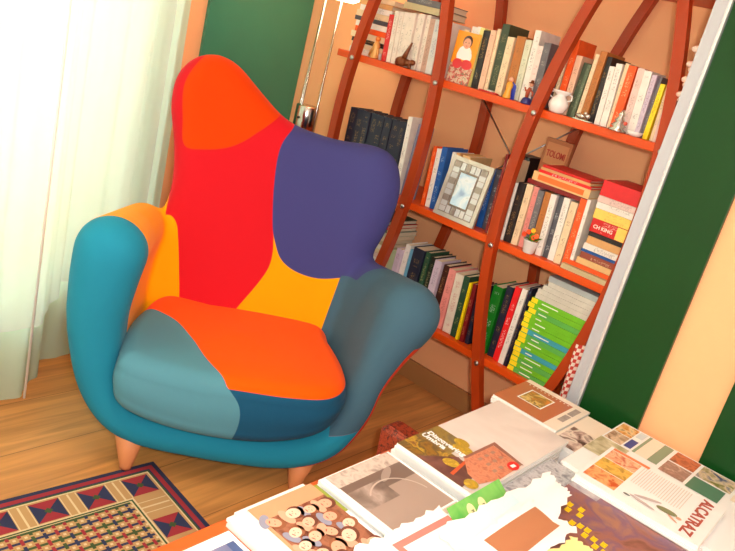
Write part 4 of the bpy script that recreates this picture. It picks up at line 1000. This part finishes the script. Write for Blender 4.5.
# 10 crumpled white sheets, pink line, brown picture, yellow sheet, green leaflet in front
def sheet(name, label, corners, m, seed, amp=.006, th=.0012, group='loose papers on the table', marks=()):
    r2 = random.Random(seed); n = 20; bm = bmesh.new()
    P = [Vector(c) for c in corners]; ph = [r2.uniform(0, 6) for _ in range(4)]
    tear = [r2.uniform(-.007, .007) for _ in range(n+1)]
    def f(u, v, dz=0):
        p = P[0]*(1-u)*(1-v)+P[1]*u*(1-v)+P[2]*u*v+P[3]*(1-u)*v
        p = p+Vector((tear[int(v*n+.5)]*(1 if u in (0, 1) else 0), tear[int(u*n+.5)]*(1 if v in (0, 1) else 0), 0))
        p.z += amp*abs(math.sin(u*4+ph[2])*math.cos(v*3+ph[3]))+dz; return p
    for a, s in ((0, 1), (th, -1)):
        g = [[bm.verts.new(f(i/n, j/n, a)) for i in range(n+1)] for j in range(n+1)]
        for j in range(n):
            for i in range(n): bm.faces.new((g[j][i], g[j][i+1], g[j+1][i+1], g[j+1][i])).smooth = True
    o = obj(name, bm, m, None, 'keep'); tag(o, label, 'paper', group)
    for nm, (u0, v0, u1, v1), mm in marks:
        bm = bmesh.new(); k = 8; g = [[bm.verts.new(f(u0+(u1-u0)*i/k, v0+(v1-v0)*j/k, th+.0006)) for i in range(k+1)] for j in range(k+1)]
        for j in range(k):
            for i in range(k): bm.faces.new((g[j][i], g[j][i+1], g[j+1][i+1], g[j+1][i])).smooth = True
        obj(nm, bm, mm, o, 'keep')
    return o
mag('magazine', 'thick white pile of papers at the front of the table, under the torn sheets', 'magazine', -.566, .93, .30, .445, ZT, .088, 0, WH, (), group='loose papers on the table')
PKL = mat('pink_red_line', (236,130,120), .5)
sheet('paper_sheet', 'white sheet crossed by a thick pink line in front of the grey photo', [(-.625,1.0,.5745),(-.40,1.0,.5725),(-.39,1.27,.5725),(-.615,1.275,.5745)], WH, 3, .003, marks=[('pink_line', (.13,.30,.20,.97), PKL), ('pink_stroke', (.20,.30,.6,.36), PKL)])
sheet('paper_sheet', 'crumpled white newspaper page with torn edge and pale blue patch', [(-.560,1.18,.584),(-.385,1.15,.584),(-.455,1.590,.592),(-.535,1.625,.592)], WH, 5, .008, marks=[('pale_blue_patch', (.05,.35,.28,.62), mat('pale_blue_print', (200,232,240), .5))])
sheet('paper_sheet', 'white page with a brown rectangular picture near bottom of view', [(-.500,1.17,.598),(-.375,1.17,.598),(-.380,1.46,.602),(-.490,1.47,.602)], WH, 8, .006, marks=[('brown_picture', (.14,.22,.74,.90), mat('brown_print', (180,118,82), .5))])
sheet('paper_sheet', 'pale yellow sheet at the bottom right of the paper heap', [(-.385,1.16,.608),(-.25,1.15,.608),(-.28,1.42,.608),(-.372,1.42,.608)], mat('pale_yellow_paper', (240,220,150), .6), 9, .004)
# green leaflet standing a little out of the heap
GL = pc('leafgreen', [(90,180,80),(130,200,100),(80,170,90)], 12)
t = thing('leaflet', 'green leaflet with two cream oval badges propped among the papers', 'leaflet', (-.592, 1.262, .592), math.radians(0))
t.rotation_euler = (0, math.radians(35), 0)
bm = bmesh.new(); box(bm, -.0, .055, 0, .215, 0, .0014); obj('sheet', bm, GL, t)
bm = bmesh.new()
for cy in (.07, .115): hdisc(bm, .030, cy, .017, .014, .0018, 0)
obj('badge', bm, mat('badge_cream', (236,232,176), .5), t, 'keep')
for cy, s in ((.07, 'm'), (.115, 'm')): text('badge_letter', s, .014, (.034, cy, .0021), (0, 0, PI/2*0), mat('badge_ink', (90,100,50), .5), t)

# mottled red-brown bag behind the table, dark cord on the floor
bm = bmesh.new()
def ringq(x0, x1, y0, y1, z): return [bm.verts.new(p) for p in ((x0,y0,z),(x1,y0,z),(x1,y1,z),(x0,y1,z))]
a = ringq(-.99, -.93, 1.60, 1.72, 0); b = ringq(-1.00, -.93, 1.60, 1.73, .2); c = ringq(-1.05, -.93, 1.64, 1.72, .42); d = ringq(-1.03, -.935, 1.65, 1.712, .432)
for p, q in ((a, b), (b, c), (c, d)):
    for k in range(4): bm.faces.new((p[k], p[(k+1)%4], q[(k+1)%4], q[k]))
bm.faces.new(a); bm.faces.new(d)
bmesh.ops.bevel(bm, geom=list(bm.edges), offset=.004, segments=2, affect='EDGES')
o = obj('bag', bm, picmat('mottled_red_leather', [(50,14,8),(120,36,16),(160,60,30),(80,20,10)], 90, rough=.4)); tag(o, 'mottled reddish brown bag standing behind the magazine table', 'bag')
bm = bmesh.new(); tube(bm, [(-1.32, 2.05, .004), (-1.22, 1.98, .004), (-1.12, 1.93, .004), (-1.04, 1.90, .004)], .0035, 8)
tag(obj('cord', bm, mat('black_rubber', (24,20,18), .5), None, True), 'thin black cord on the floor behind the armchair', 'cord')

# ------------------------------------------------------------------ camera
def cam():
    p, r, y = map(math.radians, (18.2, 14.8, 37.1))
    fwd = Vector((-math.sin(y)*math.cos(p), math.cos(y)*math.cos(p), -math.sin(p)))
    right = Vector((math.cos(y), math.sin(y), 0)); up = right.cross(fwd)
    R = right*math.cos(r)+up*math.sin(r); U = -right*math.sin(r)+up*math.cos(r)
    cd = bpy.data.cameras.new('camera'); co_ = bpy.data.objects.new('camera', cd); C.objects.link(co_)
    M4 = Matrix((R, U, -fwd)).transposed().to_4x4(); M4.translation = Vector((0, 0, 1.5)); co_.matrix_world = M4
    cd.sensor_width = 36; cd.lens = 36*742/735; cd.clip_start = .02
    sc.camera = co_
cam()
# ------------------------------------------------------------------ light
def area(name, loc, target, size, power, color, size_y=None, spread=None):
    l = bpy.data.lights.new(name, 'AREA'); l.energy = power; l.color = color; l.size = size
    if size_y: l.shape = 'RECTANGLE'; l.size_y = size_y
    if spread: l.spread = spread
    o = bpy.data.objects.new(name, l); C.objects.link(o); o.location = loc
    o.rotation_euler = (Vector(target)-Vector(loc)).to_track_quat('-Z', 'Y').to_euler(); return o
area('camera_flash', (.06, .02, 1.58), (-1.2, 1.6, .6), .07, 28, (1, .97, .94))
area('overhead_fill', (-.6, .6, 2.68), (-.6, .6, 0), .5, 20, (1, .84, .66))  # unseen warm fill light from overhead, no fixture modelled
wc = wpt(1.5, .7, 1.5)
area('window_daylight', wc, wpt(1.5, 0, 1.2), 2.1, 95, (.9, .97, 1), 2.0)
l = bpy.data.lights.new('lamp_bulb', 'POINT'); l.energy = 14; l.color = (1, .78, .5); l.shadow_soft_size = .05
o = bpy.data.objects.new('lamp_bulb', l); C.objects.link(o); o.location = (-2.39, 2.45, 1.66)
w = bpy.data.worlds.new('world'); sc.world = w; w.use_nodes = True
w.node_tree.nodes['Background'].inputs[0].default_value = (1, .89, .77, 1); w.node_tree.nodes['Background'].inputs[1].default_value = 1.4
sc.view_settings.view_transform = 'Standard'; sc.view_settings.look = 'None'; sc.view_settings.gamma = 1; sc.view_settings.use_curve_mapping = False
sc.view_settings.exposure = .0
